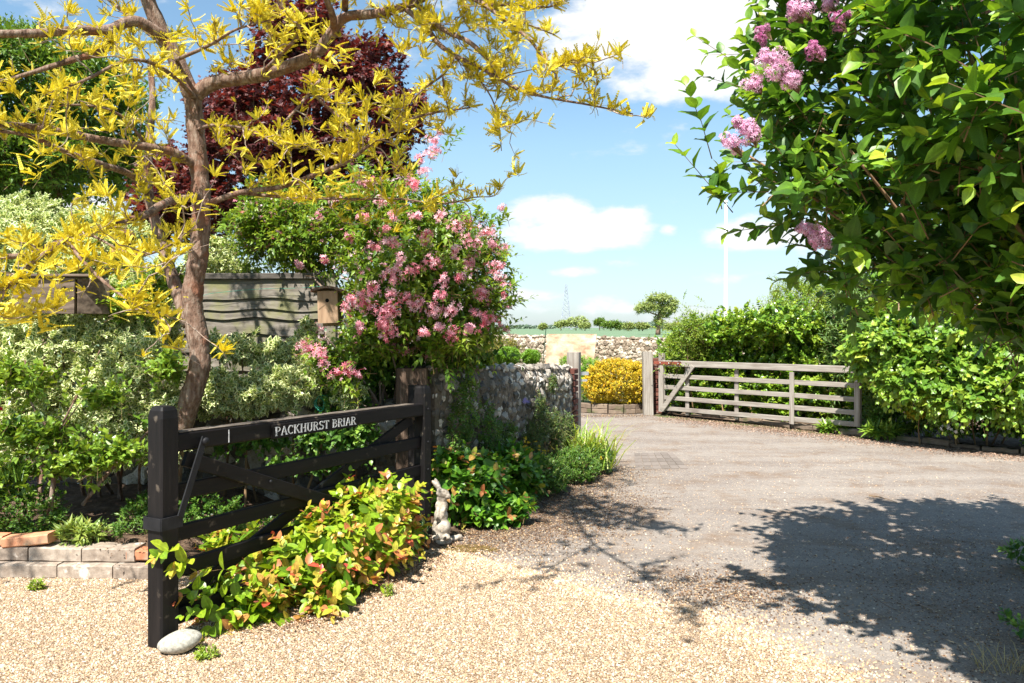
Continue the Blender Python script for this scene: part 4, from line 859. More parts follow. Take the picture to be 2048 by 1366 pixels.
st = blob_union('rabbit_statue', [((0, 0, .02), (.075, .06, .022), Z3), ((.0, 0, .10), (.062, .055, .095), Z3), ((.012, -.012, .125), (.055, .05, .06), Z3), ((.0, 0, .20), (.046, .045, .07), Z3), ((.004, 0, .27), (.043, .040, .055), Z3),
                 ((.014, -.035, .225), (.016, .018, .05), (0, .3, 0)), ((-.018, -.035, .225), (.016, .018, .05), (0, .1, 0)), ((.035, -.03, .06), (.026, .045, .022), (0, 0, .5)), ((-.03, -.035, .06), (.024, .045, .022), (0, 0, -.2)),
                 ((.030, -.012, .035), (.05, .024, .018), (0, 0, .2)), ((.006, 0, .325), (.035, .032, .032), Z3), ((.012, -.004, .362), (.046, .034, .036), (0, .25, 0)), ((.042, -.012, .345), (.026, .022, .022), (0, .35, 0)), ((.058, -.016, .337), (.010, .010, .009), Z3),
                 ((-.032, .006, .415), (.014, .012, .052), (0, -.62, 0)), ((-.022, .018, .425), (.013, .012, .050), (0, -.45, 0)), ((-.045, .02, .07), (.02, .02, .02), Z3)], M_STATUE, sb0, .0055)
st.scale = (1.08, 1.08, 1.0)
st.name = 'rabbit_statue'; tag(st, 'weathered stone rabbit statue standing upright beside the black gate hinge', 'statue')
o = blob_union('stone_fragment', [((0, 0, .02), (.06, .03, .022), (0, -.2, .3)), ((.05, .01, .035), (.022, .02, .018), Z3)], M_STATUE, gp(905, 1083), .006); tag(o, 'small broken stone fragment lying at the foot of the rabbit statue', 'stone')
bb = Buf(); pts = spline([gp(1738, 994) + UP * .012, gp(1755, 997) + UP * .016, gp(1775, 1001) + UP * .012, gp(1795, 1008) + UP * .01], 4); tube(bb, pts, [.005] * 6 + [.003] * (len(pts) - 6), 5); tag(build('fallen_twig', bb, M_TWIGD, base=pts[0]), 'bent dark twig lying on the sunny driveway above the lilac shadow', 'twig')
for (a, b2, c, lab) in (((1290, 1335), (1330, 1305), (1340, 1290), ''),): pass
for pl, lab in (([(1745, 1195), (1775, 1215), (1790, 1222)], 'thin pale twig in the shade of the lilac, left of its pair'), ([(1835, 1210), (1865, 1222), (1868, 1228)], 'thin pale twig in the shade of the lilac, right of its pair')):
    bb = Buf(); pts = spline([gp(a, c) + UP * .008 for a, c in pl], 4); tube(bb, pts, .0022, 4); tag(build('fallen_twig', bb, M_TWIG, base=pts[0]), lab, 'twig')
# brick-paved drain patch in the tarmac
dr = thing('drain_cover', gp(1322, 921), 'flat rectangular inspection cover of small setts in the driveway', 'drain cover')
c00, c10, c11, c01 = gp(1268, 907), gp(1345, 905), gp(1378, 938), gp(1270, 940)
M_SETT = mat_tex('setts', [(.3, (.15, .125, .105)), (.7, (.215, .18, .155))], (30, 30, 30), 6, .9, .4, .004, by_tint=.4)
for i in range(5):
    for j in range(6):
        def bl(u, w): return (c00 * (1 - u) * (1 - w) + c10 * u * (1 - w) + c11 * u * w + c01 * (1 - u) * w)
        q4 = [bl((j + a) / 6, (i + c) / 5) for a, c in ((.05, .06), (.95, .06), (.95, .94), (.05, .94))]; bb = Buf(); h = .006 + .003 * rs.rand()
        V = [p + UP * (h) for p in q4] + [p - UP * .005 for p in q4]; bb.add(V, [[(3, 2, 1, 0), (0, 1, 5, 4), (1, 2, 6, 5), (2, 3, 7, 6), (3, 0, 4, 7)]], [rs.rand(), .5, .5]); build('sett', bb, M_SETT, dr)
bb = Buf(); b1_, b2_ = at(1094, 668, 24.55), at(1193, 668, 24.0)
V = [at(1090, 735, 24.4), at(1187, 735, 23.7), b2_, b1_]; V += [p + [0.01, .02, 0] for p in V]
bb.add(V, [[(0, 1, 2, 3), (7, 6, 5, 4), (0, 4, 5, 1), (1, 5, 6, 2), (2, 6, 7, 3), (3, 7, 4, 0)]]); tag(build('plywood_sheet', bb, M_PLY, base=V[0]), 'large sheet of pale weathered plywood leaning on the far flint wall', 'plywood sheet')
bb = Buf(); tube(bb, [at(1085, 735, 23.5), at(1089, 690, 23.5), at(1092, 657, 23.5)], .012, 6); tag(build('garden_stake', bb, M_TWINE if False else mat_tex('dark_green_coating', [(.3, (.01, .035, .02)), (.7, (.02, .06, .03))], (5, 5, 5), 2, .6, 0), base=at(1085, 735, 23.5)), 'thin dark green stake in front of the far flint wall', 'stake')
fg = thing('flagpole', at(1452, 655, 22) * [1, 1, 0], 'tall white flagpole with a round finial rising behind the hedge', 'flagpole')
bx_, zt_ = at(1452, 0, 22)[0], at(1452, 406, 22)[2]
bb = Buf(); tube(bb, [(bx_, 22, 0), (bx_, 22, 1.5), (bx_, 22, zt_)], [.058, .052, .034], 12); build('pole', bb, M_WHITE, fg, smooth=True)
bb = Buf(); v, f = ico(2); bb.add(v * np.array([.055, .055, .05]) + [bx_, 22, zt_ + .03], [f]); build('finial', bb, M_WHITE, fg, smooth=True)
bb = Buf(); tube(bb, [(bx_ - .07, 21.97, 1.2), (bx_ - .045, 21.97, zt_ - .1)], .003, 3); build('halyard', bb, M_WHITE, fg)
for px, D, lab in ((1797, 10.6, 'left garden cane poking out of the hedge top'), (1829, 10.6, 'right garden cane poking out of the hedge top')):
    bb = Buf(); tube(bb, [at(px + 2, 690, D), at(px, 598 + (px - 1797) * .4, D)], .010, 6); tag(build('garden_cane', bb, M_PALEWOOD, base=at(px + 2, 690, D)), 'pale ' + lab, 'cane')

# ------------------------------------------------------------------ pylon
Dp = 560; py_b, py_t = 656, 569; base = at(1132, py_b, Dp)[:1].tolist(); bx = base[0]; hP = at(0, py_t, Dp)[2]
pyl = thing('pylon', (bx, Dp, 0), 'tall slender steel lattice pylon standing on the field horizon', 'pylon')
lv = [0, .17, .33, .46, .58, .68, .77, .85, .92, 1.0]; wd = lambda t: 6.4 * (1 - t) ** 1.25 + 1.5
def cn(t): w = wd(t); return [np.array([bx + a * w / 2 * 1.0, Dp + c * w / 2, t * hP]) for a, c in ((-1, -1), (1, -1), (1, 1), (-1, 1))]
for k in range(4):
    bb = Buf(); pts = [cn(t)[k] for t in lv]; tube(bb, pts, .17, 4); build('leg', bb, M_STEEL, pyl)
bb = Buf(); P0 = []; P1 = []
for i in range(len(lv) - 1):
    a, c = cn(lv[i]), cn(lv[i + 1])
    for k in range(4):
        P0 += [a[k], a[(k + 1) % 4], c[k]]; P1 += [c[(k + 1) % 4], c[k], c[(k + 1) % 4]]
segs(bb, np.array(P0), np.array(P1), .085, .085, 4); build('lattice', bb, M_STEEL, pyl)
bb = Buf(); 
for t in (.86, .93): z = t * hP; beam(bb, (bx - .9, Dp, z), (bx + .9, Dp, z), .3, .35)
build('cross_arms', bb, M_STEEL, pyl)

# ------------------------------------------------------------------ generic tree / bush builders
def crown_tree(name, label, cat, base, ells, n, lsize, tpl, mat, trunk=None, r=.2, inset=.35, nfill=0, L=.5, nodes=5, bark=None, limbs=7, pair=2, back=.35, group=None, rj=.5, upb=.35):
    t = thing(name, base, label, cat, group); P, Nn = shell(ells, n, back=back, inset=inset)
    tw = Buf(); LP, LD, LU, LS, LT, LI = shoots(P, Nn, L, nodes, lsize, pair=pair, twigs=tw, twr=max(.002, lsize * .03), rj=rj, upb=upb)
    rn = np.clip(rs.rand(len(P))[LI] * .6 + rs.rand(len(LP)) * .4, 0, 1)
    if nfill:
        F = fill(ells, nfill); k = len(F); LP = np.concatenate([LP, F]); LD = np.concatenate([LD, nrm(rs.randn(k, 3))]); LU = np.concatenate([LU, nrm(rs.randn(k, 3) + UP)]); LS = np.concatenate([LS, np.full(k, lsize * 1.4)]); rn = np.concatenate([rn, rs.rand(k) * .6])
    leaves(t, tpl, mat, LP, LD, LU, LS, rn, smooth=False)
    build('twigs', tw, bark or M_TWIGD, t, kind='stuff')
    if r:
        c = np.mean([e[0] for e in ells], 0); base = np.array(base, float); bb = Buf()
        pts = trunk if trunk is not None else [base, base + (c - base) * [.4, .4, .5], c]
        pts = spline(pts, 4); tube(bb, pts, np.linspace(r, r * .45, len(pts)), 9, jit=.1); build('trunk', bb, bark or M_BARK, t, smooth=True)
        for k in range(limbs):
            e = ells[k % len(ells)]; tip = e[0] + nrm(rs.randn(3) + [0, 0, .3]) * e[1] * .75; s0 = pts[int(len(pts) * (.45 + .5 * rs.rand()))]; bb = Buf()
            mid = (s0 + tip) / 2 + rs.randn(3) * .08 * np.linalg.norm(tip - s0) + UP * .1 * np.linalg.norm(tip - s0); q_ = spline([s0, mid, tip], 5); tube(bb, q_, np.linspace(r * .4, r * .08, len(q_)), 6); build('branch', bb, bark or M_BARK, t, smooth=True)
    return t
# distant oak
D = 170; crown_tree('oak_tree', 'lone spreading oak standing on the field beside the hedge', 'tree', (at(1314, 655, D)[0], D, 0),
    [E(1298, 613, D, 25, 12, 2.6), E(1336, 615, D, 20, 14, 2.4), E(1318, 596, D, 26, 11, 2.6), E(1281, 618, D, 13, 7, 1.6), E(1346, 603, D, 12, 8, 1.6), E(1317, 641, D, 13, 11, 1.6), E(1329, 627, D, 12, 8, 1.4)], 800, .45, T_DIAW, L_OAKF, r=.55, inset=1.0, L=1.6, nodes=4,
    trunk=[(at(1316, 655, D)[0], D, 0), at(1318, 640, D), at(1322, 625, D), at(1316, 605, D)], limbs=9, nfill=250)
far = [(1152, 643, 26, 11, 420, 'bushy pale green tree just right of the pylon foot'), (1122, 647, 14, 7, 420, 'small bush at the left foot of the pylon'), (1199, 643, 13, 8, 430, 'round pale tree on the horizon left of the broad dark bush'),
       (1222, 648, 22, 8, 380, 'broad dark green bush on the horizon right of the pylon'), (1085, 652, 9, 4, 420, 'low yellowish bush on the skyline left of the pylon'), (1240, 652, 10, 4, 420, 'small bush right of the broad dark bush'), (1170, 650, 12, 5, 400, 'low bush in front of the pale trees right of the pylon'),
       (1285, 651, 14, 5, 350, 'pale green bush on the skyline left of the oak'), (1345, 651, 18, 5, 330, 'low bush on the skyline right of the oak'), (1258, 651, 12, 4, 350, 'flat bush on the skyline midway to the oak')]
for px, py, rx, ry, D, lab in far:
    crown_tree('horizon_tree', lab, 'tree', (at(px, 0, D)[0], D, 0), [E(px - rx * .3, py + 1, D, rx * .65, ry * .85, rx * D / FPX * .5), E(px + rx * .3, py, D, rx * .7, ry, rx * D / FPX * .5)], 260, .9, T_DIAW, L_OAKF if 'dark' not in lab else L_BGREEN, r=.3, inset=1.5, L=2.5, nodes=3, limbs=2, nfill=120, group='trees on the far edge of the field')
# far woodland line
b = Buf(); P = []; 
for (px0, px1, top, D) in ((760, 1110, 651, 900), (1240, 1420, 645, 700), (1370, 2048, 640, 650), (-300, 700, 644, 800), (2048, 2500, 640, 650)):
    n = int((px1 - px0) * 9); px = rs.uniform(px0, px1, n); h = (655 - top) * (.55 + .45 * np.sin(px * .045 + D) ** 2 + .12 * rs.randn(n)); 
    yy = 656 - rs.rand(n) ** .6 * np.maximum(h, .5); d_ = D + rs.rand(n) * 30; P.append(np.stack([(px - 1024) / FPX * d_, d_, CAMH - (yy - HOR) / FPX * d_], 1))
P = np.concatenate(P); put(b, T_DIAW, P, nrm(rs.randn(len(P), 3)), nrm(rs.randn(len(P), 3) * .5 + [0, -.6, .6]), 2.6, rs.rand(len(P))); tag(build('distant_woodland', b, L_FARD), 'dark band of woodland along the horizon', 'woodland', kind='stuff')

# purple tree
D = 13.0
crown_tree('purple_maple', 'tall dark purple-leaved tree behind the pink flowering shrub', 'tree', (at(600, 0, D)[0], D, 0),
    [E(600, 300, D, 200, 170, 1.8), E(700, 170, D, 105, 95, 1.2), E(590, 110, D, 80, 110, 1.1), E(640, 60, D, 50, 60, .8), E(770, 230, D, 85, 70, 1.0), E(430, 380, D, 120, 90, 1.3), E(350, 420, D, 75, 65, 1.0), E(780, 330, D, 60, 60, .9), E(500, 230, D, 90, 90, 1.1), E(765, 105, D, 22, 40, .4), E(835, 205, D, 30, 20, .3), E(330, 340, D, 40, 50, .6)],
    3600, .10, T_MAPLE, L_PURPLE, r=.16, inset=.75, L=.46, nodes=6, limbs=16, nfill=900, back=.3)
D = 19
crown_tree('ash_tree', 'bright green leafy tree behind the far left fence', 'tree', (at(90, 0, D)[0], D, 0),
    [E(60, 150, D, 150, 90, 2.4), E(180, 200, D, 110, 100, 1.8), E(130, 320, D, 160, 80, 2.0), E(40, 330, D, 110, 90, 2.0), E(230, 290, D, 70, 80, 1.2), E(-60, 240, D, 130, 160, 2.0), E(270, 330, D, 40, 50, .8)], 3600, .17, T_DIA, L_BGREEN, r=.25, inset=.7, L=.7, nodes=6, limbs=10, nfill=1500)

# ------------------------------------------------------------------ hedge range on the right
def bush(name, label, cat, ells, n, lsize, tpl, mat, L=.2, nodes=6, inset=.12, nfill=None, nparts=0, stems=6, bark=None, group=None, back=.35, rj=.45, upb=.5, bend=-.1, ang=.95, pair=2, base=None, rmap=None, lean=.7, stem_r=.012, smooth=False, zmin=.03, spray=None, flat=False):
    c = np.mean([e[0] for e in ells], 0); base = np.array([c[0], c[1], 0]) if base is None else np.array(base, float)
    t = thing(name, base, label, cat, group); P, Nn = shell(ells, n, back=back, inset=inset, zmin=zmin)
    if spray is not None: P = P + Nn * (np.minimum(np.abs(rs.randn(len(P))), 1.3) * spray * (rs.rand(len(P)) < .15))[:, None]
    tw = Buf(); LP, LD, LU, LS, LT, LI = shoots(P, Nn, L, nodes, lsize, rj=rj, upb=upb, bend=bend, ang=ang, pair=pair, twigs=tw, twr=max(.0014, lsize * .022), lean=lean, flat=flat)
    rn = np.clip(rs.rand(len(P))[LI] * .45 + rs.rand(len(LP)) * .35 + .2 * LT, 0, 1)
    if rmap: rn = rmap(rn, LT, LI, LP)
    k0 = nfill if nfill is not None else n * 2
    if k0:
        F = fill(ells, k0, zmin=zmin); k = len(F); LP = np.concatenate([LP, F]); LD = np.concatenate([LD, nrm(rs.randn(k, 3) + [0, 0, .2])]); LU = np.concatenate([LU, nrm(rs.randn(k, 3) + UP)]); LS = np.concatenate([LS, np.full(k, lsize * 1.25)]); rn = np.concatenate([rn, rs.rand(k) * .4])
    leaves(t, tpl, mat, LP, LD, LU, LS, rn, nparts=nparts, smooth=smooth)
    build('twigs', tw, bark or M_TWIGD, t, kind='stuff')
    for k in range(stems):
        e = ells[k % len(ells)]; s0 = base + np.array([rs.randn() * .12 * e[1][0], rs.randn() * .1, 0]); s0[0] = base[0] + (e[0][0] - base[0]) * .6 + rs.randn() * .05; tip = e[0] + rs.randn(3) * e[1] * .3
        mid = (s0 + tip) / 2 + rs.randn(3) * [.05, .05, 0]; bb = Buf(); q_ = spline([s0, mid, tip], 5); tube(bb, q_, np.linspace(stem_r, stem_r * .4, len(q_)), 6); build('stem', bb, bark or M_TWIGD, t, smooth=True)
    return t
bush('ivy_bank', 'broad glossy ivy and honeysuckle bank behind the weathered gate', 'hedge', [E(1420, 735, 14.9, 110, 90, .6), E(1530, 720, 14.2, 120, 95, .7), E(1640, 740, 13.3, 100, 110, .6), E(1470, 665, 14.1, 95, 40, .6), E(1570, 650, 13.3, 95, 38, .6), E(1375, 710, 14.8, 50, 60, .35), E(1470, 785, 14.2, 130, 45, .35), E(1600, 795, 13.2, 110, 50, .3), E(1735, 715, 12.5, 50, 75, .35), E(1740, 800, 12.0, 45, 45, .25)],
     3600, .078, T_HEART, L_IVY, L=.24, nodes=6, inset=.22, stems=8, nfill=6000, spray=.16)
bush('honeysuckle', 'loose reddish-stemmed honeysuckle at the left end of the hedge', 'shrub', [E(1385, 660, 14.0, 45, 42, .4), E(1360, 700, 14.1, 35, 40, .3)], 330, .05, T_DIA, L_LIME, L=.35, nodes=7, inset=.1, stems=3, nfill=300, rj=.6, spray=.3)
bush('feathery_shrub', 'tall feathery yellow-green shrub rising above the hedge', 'shrub', [E(1595, 605, 16, 62, 48, .6), E(1640, 625, 15.5, 45, 45, .5), E(1560, 630, 15.5, 40, 30, .5), E(1615, 575, 16, 22, 20, .3)], 620, .10, T_NARROW, L_LIME, L=.42, nodes=8, inset=.15, stems=4, nfill=500, rj=.35, upb=1.0, spray=.2)
bush('buddleja', 'tall grey-green buddleja with long narrow leaves at the gate end', 'shrub', [E(1700, 590, 12.7, 42, 55, .4), E(1720, 660, 12.6, 50, 70, .45), E(1690, 700, 12.7, 40, 60, .35), E(1760, 785, 11.5, 28, 45, .2)], 620, .13, T_NARROW, L_BUDD, L=.36, nodes=7, inset=.15, stems=6, nfill=900, rj=.35, upb=.8, spray=.2)
bush('leafy_tree', 'pale green climber growing above the right end of the hedge', 'shrub', [E(1790, 600, 12.5, 70, 60, .6), E(1850, 620, 12.0, 70, 60, .6), E(1760, 640, 12.3, 50, 50, .5), E(1780, 545, 12.6, 40, 35, .4)], 620, .09, T_HEART, L_HEDGE, L=.28, nodes=5, inset=.15, stems=4, nfill=700, upb=.7, spray=.2)
bush('lime_leaf_hedge', 'bright heart-leaved hedge at the right above the kerb', 'hedge', [E(1830, 690, 10.9, 140, 70, .7), E(1950, 700, 10.4, 140, 80, .7), E(1850, 755, 10.5, 95, 60, .6), E(1960, 780, 10.1, 110, 70, .6), E(2060, 760, 9.8, 110, 90, .6), E(1815, 690, 11.3, 75, 80, .5), E(2200, 740, 9.5, 130, 110, .8), E(2080, 680, 10.2, 110, 70, .7)],
     2500, .098, T_HEART, L_HEDGE, L=.26, nodes=5, inset=.2, nparts=300, stems=8, nfill=6000, upb=.1, bend=-.5, smooth=True, zmin=.42)
bush('undergrowth', 'dark leafy undergrowth in the shade below the bright hedge', 'plants', [E(1830, 830, 11.2, 90, 40, .2), E(1950, 830, 10.8, 120, 40, .2), E(2100, 840, 10.3, 120, 40, .2)], 620, .07, T_DIAW, L_WEED, L=.2, nodes=5, inset=.1, stems=0, nfill=1200)
bush('day_lily', 'clump of strappy yellow-green leaves by the slam stile', 'plant', [E(1680, 855, 11.8, 36, 10, .15), E(1765, 862, 11.1, 30, 10, .15)], 260, .16, T_NARROW, L_HEDGE, L=.08, nodes=3, inset=.05, stems=0, nfill=0, upb=1.0)
bush('white_geranium', 'small white-flowered plant at the foot of the bright hedge', 'plant', [E(1905, 858, 10.15, 30, 12, .15)], 60, .045, T_DIAW, L_WEED, L=.1, nodes=3, inset=.05, stems=0, nfill=60)
wf = bpy.context.scene.objects['white_geranium']; b = Buf(); P, Nn = shell([E(1908, 856, 10.05, 26, 10, .1)], 30); put(b, T_FLOW, P, Nn + [0, -.6, 0], np.tile(UP, (30, 1)), .022, rs.rand(30)); build('petals', b, mat_leaf('white_petal', [(0, (.6, .58, .62)), (1, (.8, .8, .82))], trans=.2, tcol=(1, 1, 1)), wf)
bush('spindle_sprig', 'small yellow leafed sprig low in the dark hedge bottom', 'plant', [E(1832, 826, 10.6, 20, 9, .1)], 34, .055, T_DIA, mat_leaf('yellow_sprig_leaf', [(0, (.36, .36, .03)), (1, (.62, .54, .05))]), L=.12, nodes=4, inset=.03, stems=1, nfill=0)

# golden clipped shrub, clipped domes, back hedge
bush('golden_spirea', 'rounded golden-yellow shrub between the two far gate posts', 'shrub', [E(1237, 765, 14.7, 64, 46, .5), E(1202, 768, 14.6, 34, 42, .35), E(1272, 768, 14.6, 36, 42, .35), E(1237, 745, 14.9, 54, 24, .4)], 2600, .042, T_DIA, L_GOLDSH, L=.12, nodes=6, inset=.06, stems=4, nfill=2500, rj=.5, upb=.6)
bush('clipped_dome', 'larger bright green clipped dome above the flint wall', 'shrub', [E(1015, 712, 16, 23, 17, .25)], 900, .06, T_NARROW, L_CLIP, L=.06, nodes=4, inset=.02, stems=1, nfill=400, upb=1)
bush('clipped_dome', 'smaller bright green clipped dome right of the larger one', 'shrub', [E(1062, 714, 16.5, 17, 14, .2)], 600, .06, T_NARROW, L_CLIP, L=.06, nodes=4, inset=.02, stems=1, nfill=300, upb=1)
bush('fine_leaf_shrub', 'soft bright green shrub behind the oak post and left of the golden shrub', 'shrub', [E(1165, 755, 16, 24, 42, .3), E(1140, 745, 16.4, 26, 36, .3), E(1185, 745, 16.5, 20, 30, .3)], 900, .06, T_NARROW, L_CLIP, L=.12, nodes=5, inset=.05, stems=2, nfill=600, upb=1)
bush('olive_shrub', 'olive and bronze rounded shrub beside the clipped domes', 'shrub', [E(1000, 705, 18, 42, 34, .5), E(960, 710, 17, 45, 45, .5), E(930, 690, 15, 50, 40, .5)], 1100, .06, T_DIA, mat_leaf('olive_leaf', [(0, (.10, .12, .02)), (.7, (.26, .26, .04)), (1, (.38, .18, .05))]), L=.2, nodes=6, inset=.1, stems=3, nfill=900)
# ------------------------------------------------------------------ left planting
def vmap(rn, LT, LI, LP): return rn
bush('variegated_euonymus', 'large cream-edged variegated evergreen filling the left of the border', 'shrub',
     [E(70, 520, 6.9, 130, 100, .45), E(190, 500, 7.0, 100, 80, .4), E(240, 670, 6.3, 120, 85, .45), E(290, 620, 6.4, 80, 90, .35), E(100, 720, 6.0, 150, 110, .4), E(280, 760, 5.9, 90, 100, .35), E(180, 850, 5.8, 180, 80, .35), E(330, 860, 5.7, 50, 70, .2), E(60, 650, 6.6, 100, 50, .3), E(60, 420, 7.3, 70, 30, .3), E(-80, 650, 6.2, 120, 250, .4)],
     3300, .060, T_VAR, L_VAR, L=.12, nodes=7, inset=.16, stems=10, nfill=4500, rj=.6, upb=.35, spray=.08, bark=M_BARK, stem_r=.016)
bush('variegated_euonymus', 'low cream-edged variegated evergreen spreading below the fence panel', 'shrub',
     [E(480, 790, 6.2, 95, 38, .25), E(580, 770, 6.3, 80, 38, .25), E(640, 755, 6.4, 60, 30, .2), E(430, 690, 6.5, 20, 24, .12), E(480, 700, 6.5, 45, 26, .16), E(560, 705, 6.6, 60, 26, .16), E(615, 670, 6.7, 16, 36, .08), E(700, 790, 6.2, 22, 40, .12), E(420, 775, 6.0, 45, 40, .16)],
     1150, .058, T_VAR, L_VAR, L=.11, nodes=7, inset=.10, stems=5, nfill=1200, rj=.6, upb=.35, spray=.05)
bush('variegated_euonymus', 'tall variegated evergreen showing above the left end of the fence panel', 'shrub',
     [E(440, 520, 8.0, 38, 45, .25), E(470, 545, 8.0, 40, 30, .2), E(405, 560, 8.0, 40, 70, .3), E(230, 470, 8.3, 80, 40, .3)], 480, .062, T_VAR, L_VAR, L=.13, nodes=7, inset=.08, stems=3, nfill=600, rj=.6, upb=.5)
bush('rose_bush', 'sprawling green rose bush in front of the variegated evergreen', 'shrub',
     [E(40, 750, 5.4, 55, 35, .15), E(60, 860, 5.3, 70, 35, .15), E(210, 790, 5.3, 40, 25, .12), E(330, 730, 5.5, 25, 35, .12), E(20, 940, 5.3, 60, 35, .15), E(250, 600, 5.9, 50, 30, .15), E(330, 560, 6.0, 50, 25, .12), E(210, 900, 5.2, 70, 30, .12), E(140, 920, 5.25, 50, 30, .12)],
     420, .062, T_DIAW, L_ROSE, L=.24, nodes=6, inset=.08, stems=0, nfill=120, rj=.6, spray=.15)
rb = bpy.context.scene.objects['rose_bush']
for pl, r0, r1 in (([(95, 1050, 5.25), (105, 980, 5.25), (112, 900, 5.3), (118, 860, 5.35)], .018, .012), ([(165, 1010, 5.4), (205, 960, 5.4), (250, 910, 5.45), (300, 860, 5.5)], .014, .007), ([(125, 960, 5.5), (80, 900, 5.5), (30, 860, 5.5)], .010, .006), ([(105, 870, 5.3), (60, 800, 5.4), (50, 720, 5.5)], .009, .005), ([(118, 860, 5.35), (160, 780, 5.5), (200, 700, 5.7)], .008, .004), ([(175, 995, 5.45), (185, 950, 5.5), (190, 920, 5.5)], .006, .004), ([(120, 860, 5.3), (150, 820, 5.3), (165, 800, 5.3)], .005, .003)):
    bb = Buf(); q_ = spline([at(*p) for p in pl], 5); tube(bb, q_, np.linspace(r0, r1, len(q_)), 7, jit=.1); build('stem', bb, M_BARK, rb, smooth=True)
for (px, py, D, lab) in ((357, 728, 5.55, 'small red rosebud beside the golden tree trunk'), (276, 530, 6.1, 'faded red rose high in the bush left of the trunk'), (2, 818, 5.1, 'red rosebud at the left picture edge')):
    b = Buf(); c = at(px, py, D); k = 9; put(b, T_DIAW, np.tile(c, (k, 1)), nrm(rs.randn(k, 3) * .5 + [0, -.5, .6]), nrm(rs.randn(k, 3)), .019, rs.rand(k)); v, f = ico(1); b.add(v * .010 + c, [f], [.3, .5, .5]); o = build('rosebud', b, L_RED, rb); o['label'] = lab
# pansy-like orange specks on the rose and variegated shrub
bush('low_herbs', 'dark green low herbs at the left edge of the raised bed', 'plants', [E(50, 1020, 5.3, 90, 50, .2), E(-60, 1000, 5.3, 90, 60, .2)], 420, .028, T_DIAW, L_WEED, L=.12, nodes=6, inset=.05, stems=0, nfill=500)
bush('low_herbs', 'low green herbs growing on the soil behind the black gate', 'plants', [(np.array([-1.85, 5.5, .16]), np.array([.40, .16, .12])), (np.array([-1.4, 5.8, .14]), np.array([.35, .2, .14])), (np.array([-2.35, 5.75, .26]), np.array([.40, .2, .14])), (np.array([-1.1, 6.1, .2]), np.array([.3, .2, .2]))], 520, .034, T_DIAW, L_WEED, L=.12, nodes=6, inset=.05, stems=0, nfill=500)
bush('primrose', 'wilting pale green rosette of leaves on the raised bed', 'plant', [E(165, 1065, 5.15, 42, 18, .1)], 46, .085, T_NARROW, mat_leaf('wilting_leaf', [(0, (.16, .28, .05)), (.8, (.34, .42, .09)), (1, (.50, .36, .10))]), L=.08, nodes=4, inset=.02, stems=0, nfill=20, zmin=.15)
for (px, py, D, s_, lab) in ((260, 1030, 5.3, 26, 'feathery green weed on the raised bed left of the gate stile'), (385, 1050, 5.2, 22, 'grey-green sprig seen through the black gate'), (240, 1056, 5.1, 14, 'small lettuce-green seedling on the bed edge'), (300, 1045, 5.1, 18, 'dark feathery weed touching the gate stile')):
    bush('weed', lab, 'weed', [E(px, py, D, s_, s_ * .8, .06)], 26, .04, T_NARROW, L_WEED, L=.09, nodes=5, inset=.02, stems=0, nfill=0, upb=.8, zmin=.15)
for (px, py, s_, lab) in ((152, 1135, 12, 'feathery green weed growing in the gravel below the edging'), (415, 1318, 17, 'little weed in the gravel right of the cobble'), (75, 1180, 14, 'tiny weed in the gravel at the left'), (780, 1192, 7, 'tiny bright weed in the gravel right of the gate')):
    c = gp(px, py); bush('weed', lab, 'weed', [(c + UP * .03, np.array([s_ * .0028, .04, .035]))], 22, .028, T_DIA if s_ > 12 else T_NARROW, L_LIME, L=.05, nodes=4, inset=.01, stems=0, nfill=0, upb=.7, zmin=.004)

# hypericum
def hmap(rn, LT, LI, LP):
    k = rs.rand(LI.max() + 1)[LI]; r = rs.rand(len(LP)); out_ = np.clip(.12 + .5 * rs.rand(len(LP)) + .15 * (LP[:, 2] > .3), 0, .72)
    orange = (LT > .65) & (k < np.where(LP[:, 2] < .28, .85, .6)) & (r < .8); out_[orange] = .76 + .24 * rs.rand(orange.sum()) ** 1.6; return out_
def hmapd(rn, LT, LI, LP):
    out_ = rs.rand(len(LP)) * .75; k = rs.rand(LI.max() + 1)[LI]; o = (LT > .75) & (k < .3); out_[o] = .86 + .14 * rs.rand(o.sum()); return out_
hy = bush('hypericum', 'lime and orange leafed shrub spilling through the black gate', 'shrub',
     [(np.array([-1.02, 4.98, .30]), np.array([.34, .42, .30])), (np.array([-1.15, 4.62, .22]), np.array([.26, .34, .24])), (np.array([-.88, 5.30, .34]), np.array([.28, .34, .28])), (np.array([-1.32, 4.30, .10]), np.array([.15, .20, .14])), (np.array([-.78, 5.40, .16]), np.array([.22, .20, .17])), (np.array([-1.02, 4.50, .10]), np.array([.22, .26, .12])), (at(480, 1235, 4.2), np.array([.20, .2, .10])), (at(430, 1170, 4.3), np.array([.16, .15, .12])), (at(500, 1090, 4.8), np.array([.28, .2, .14]))],
     340, .080, T_HYP, L_HYP, L=.30, nodes=6, inset=.10, nparts=300, stems=5, nfill=250, rj=.4, upb=.35, bend=-.25, rmap=hmap, smooth=True, lean=1.0, back=.6, ang=1.2, bark=mat_tex('red_stem', [(.3, (.12, .03, .02)), (.7, (.25, .07, .04))], (9, 9, 9), 2, .7, 0))
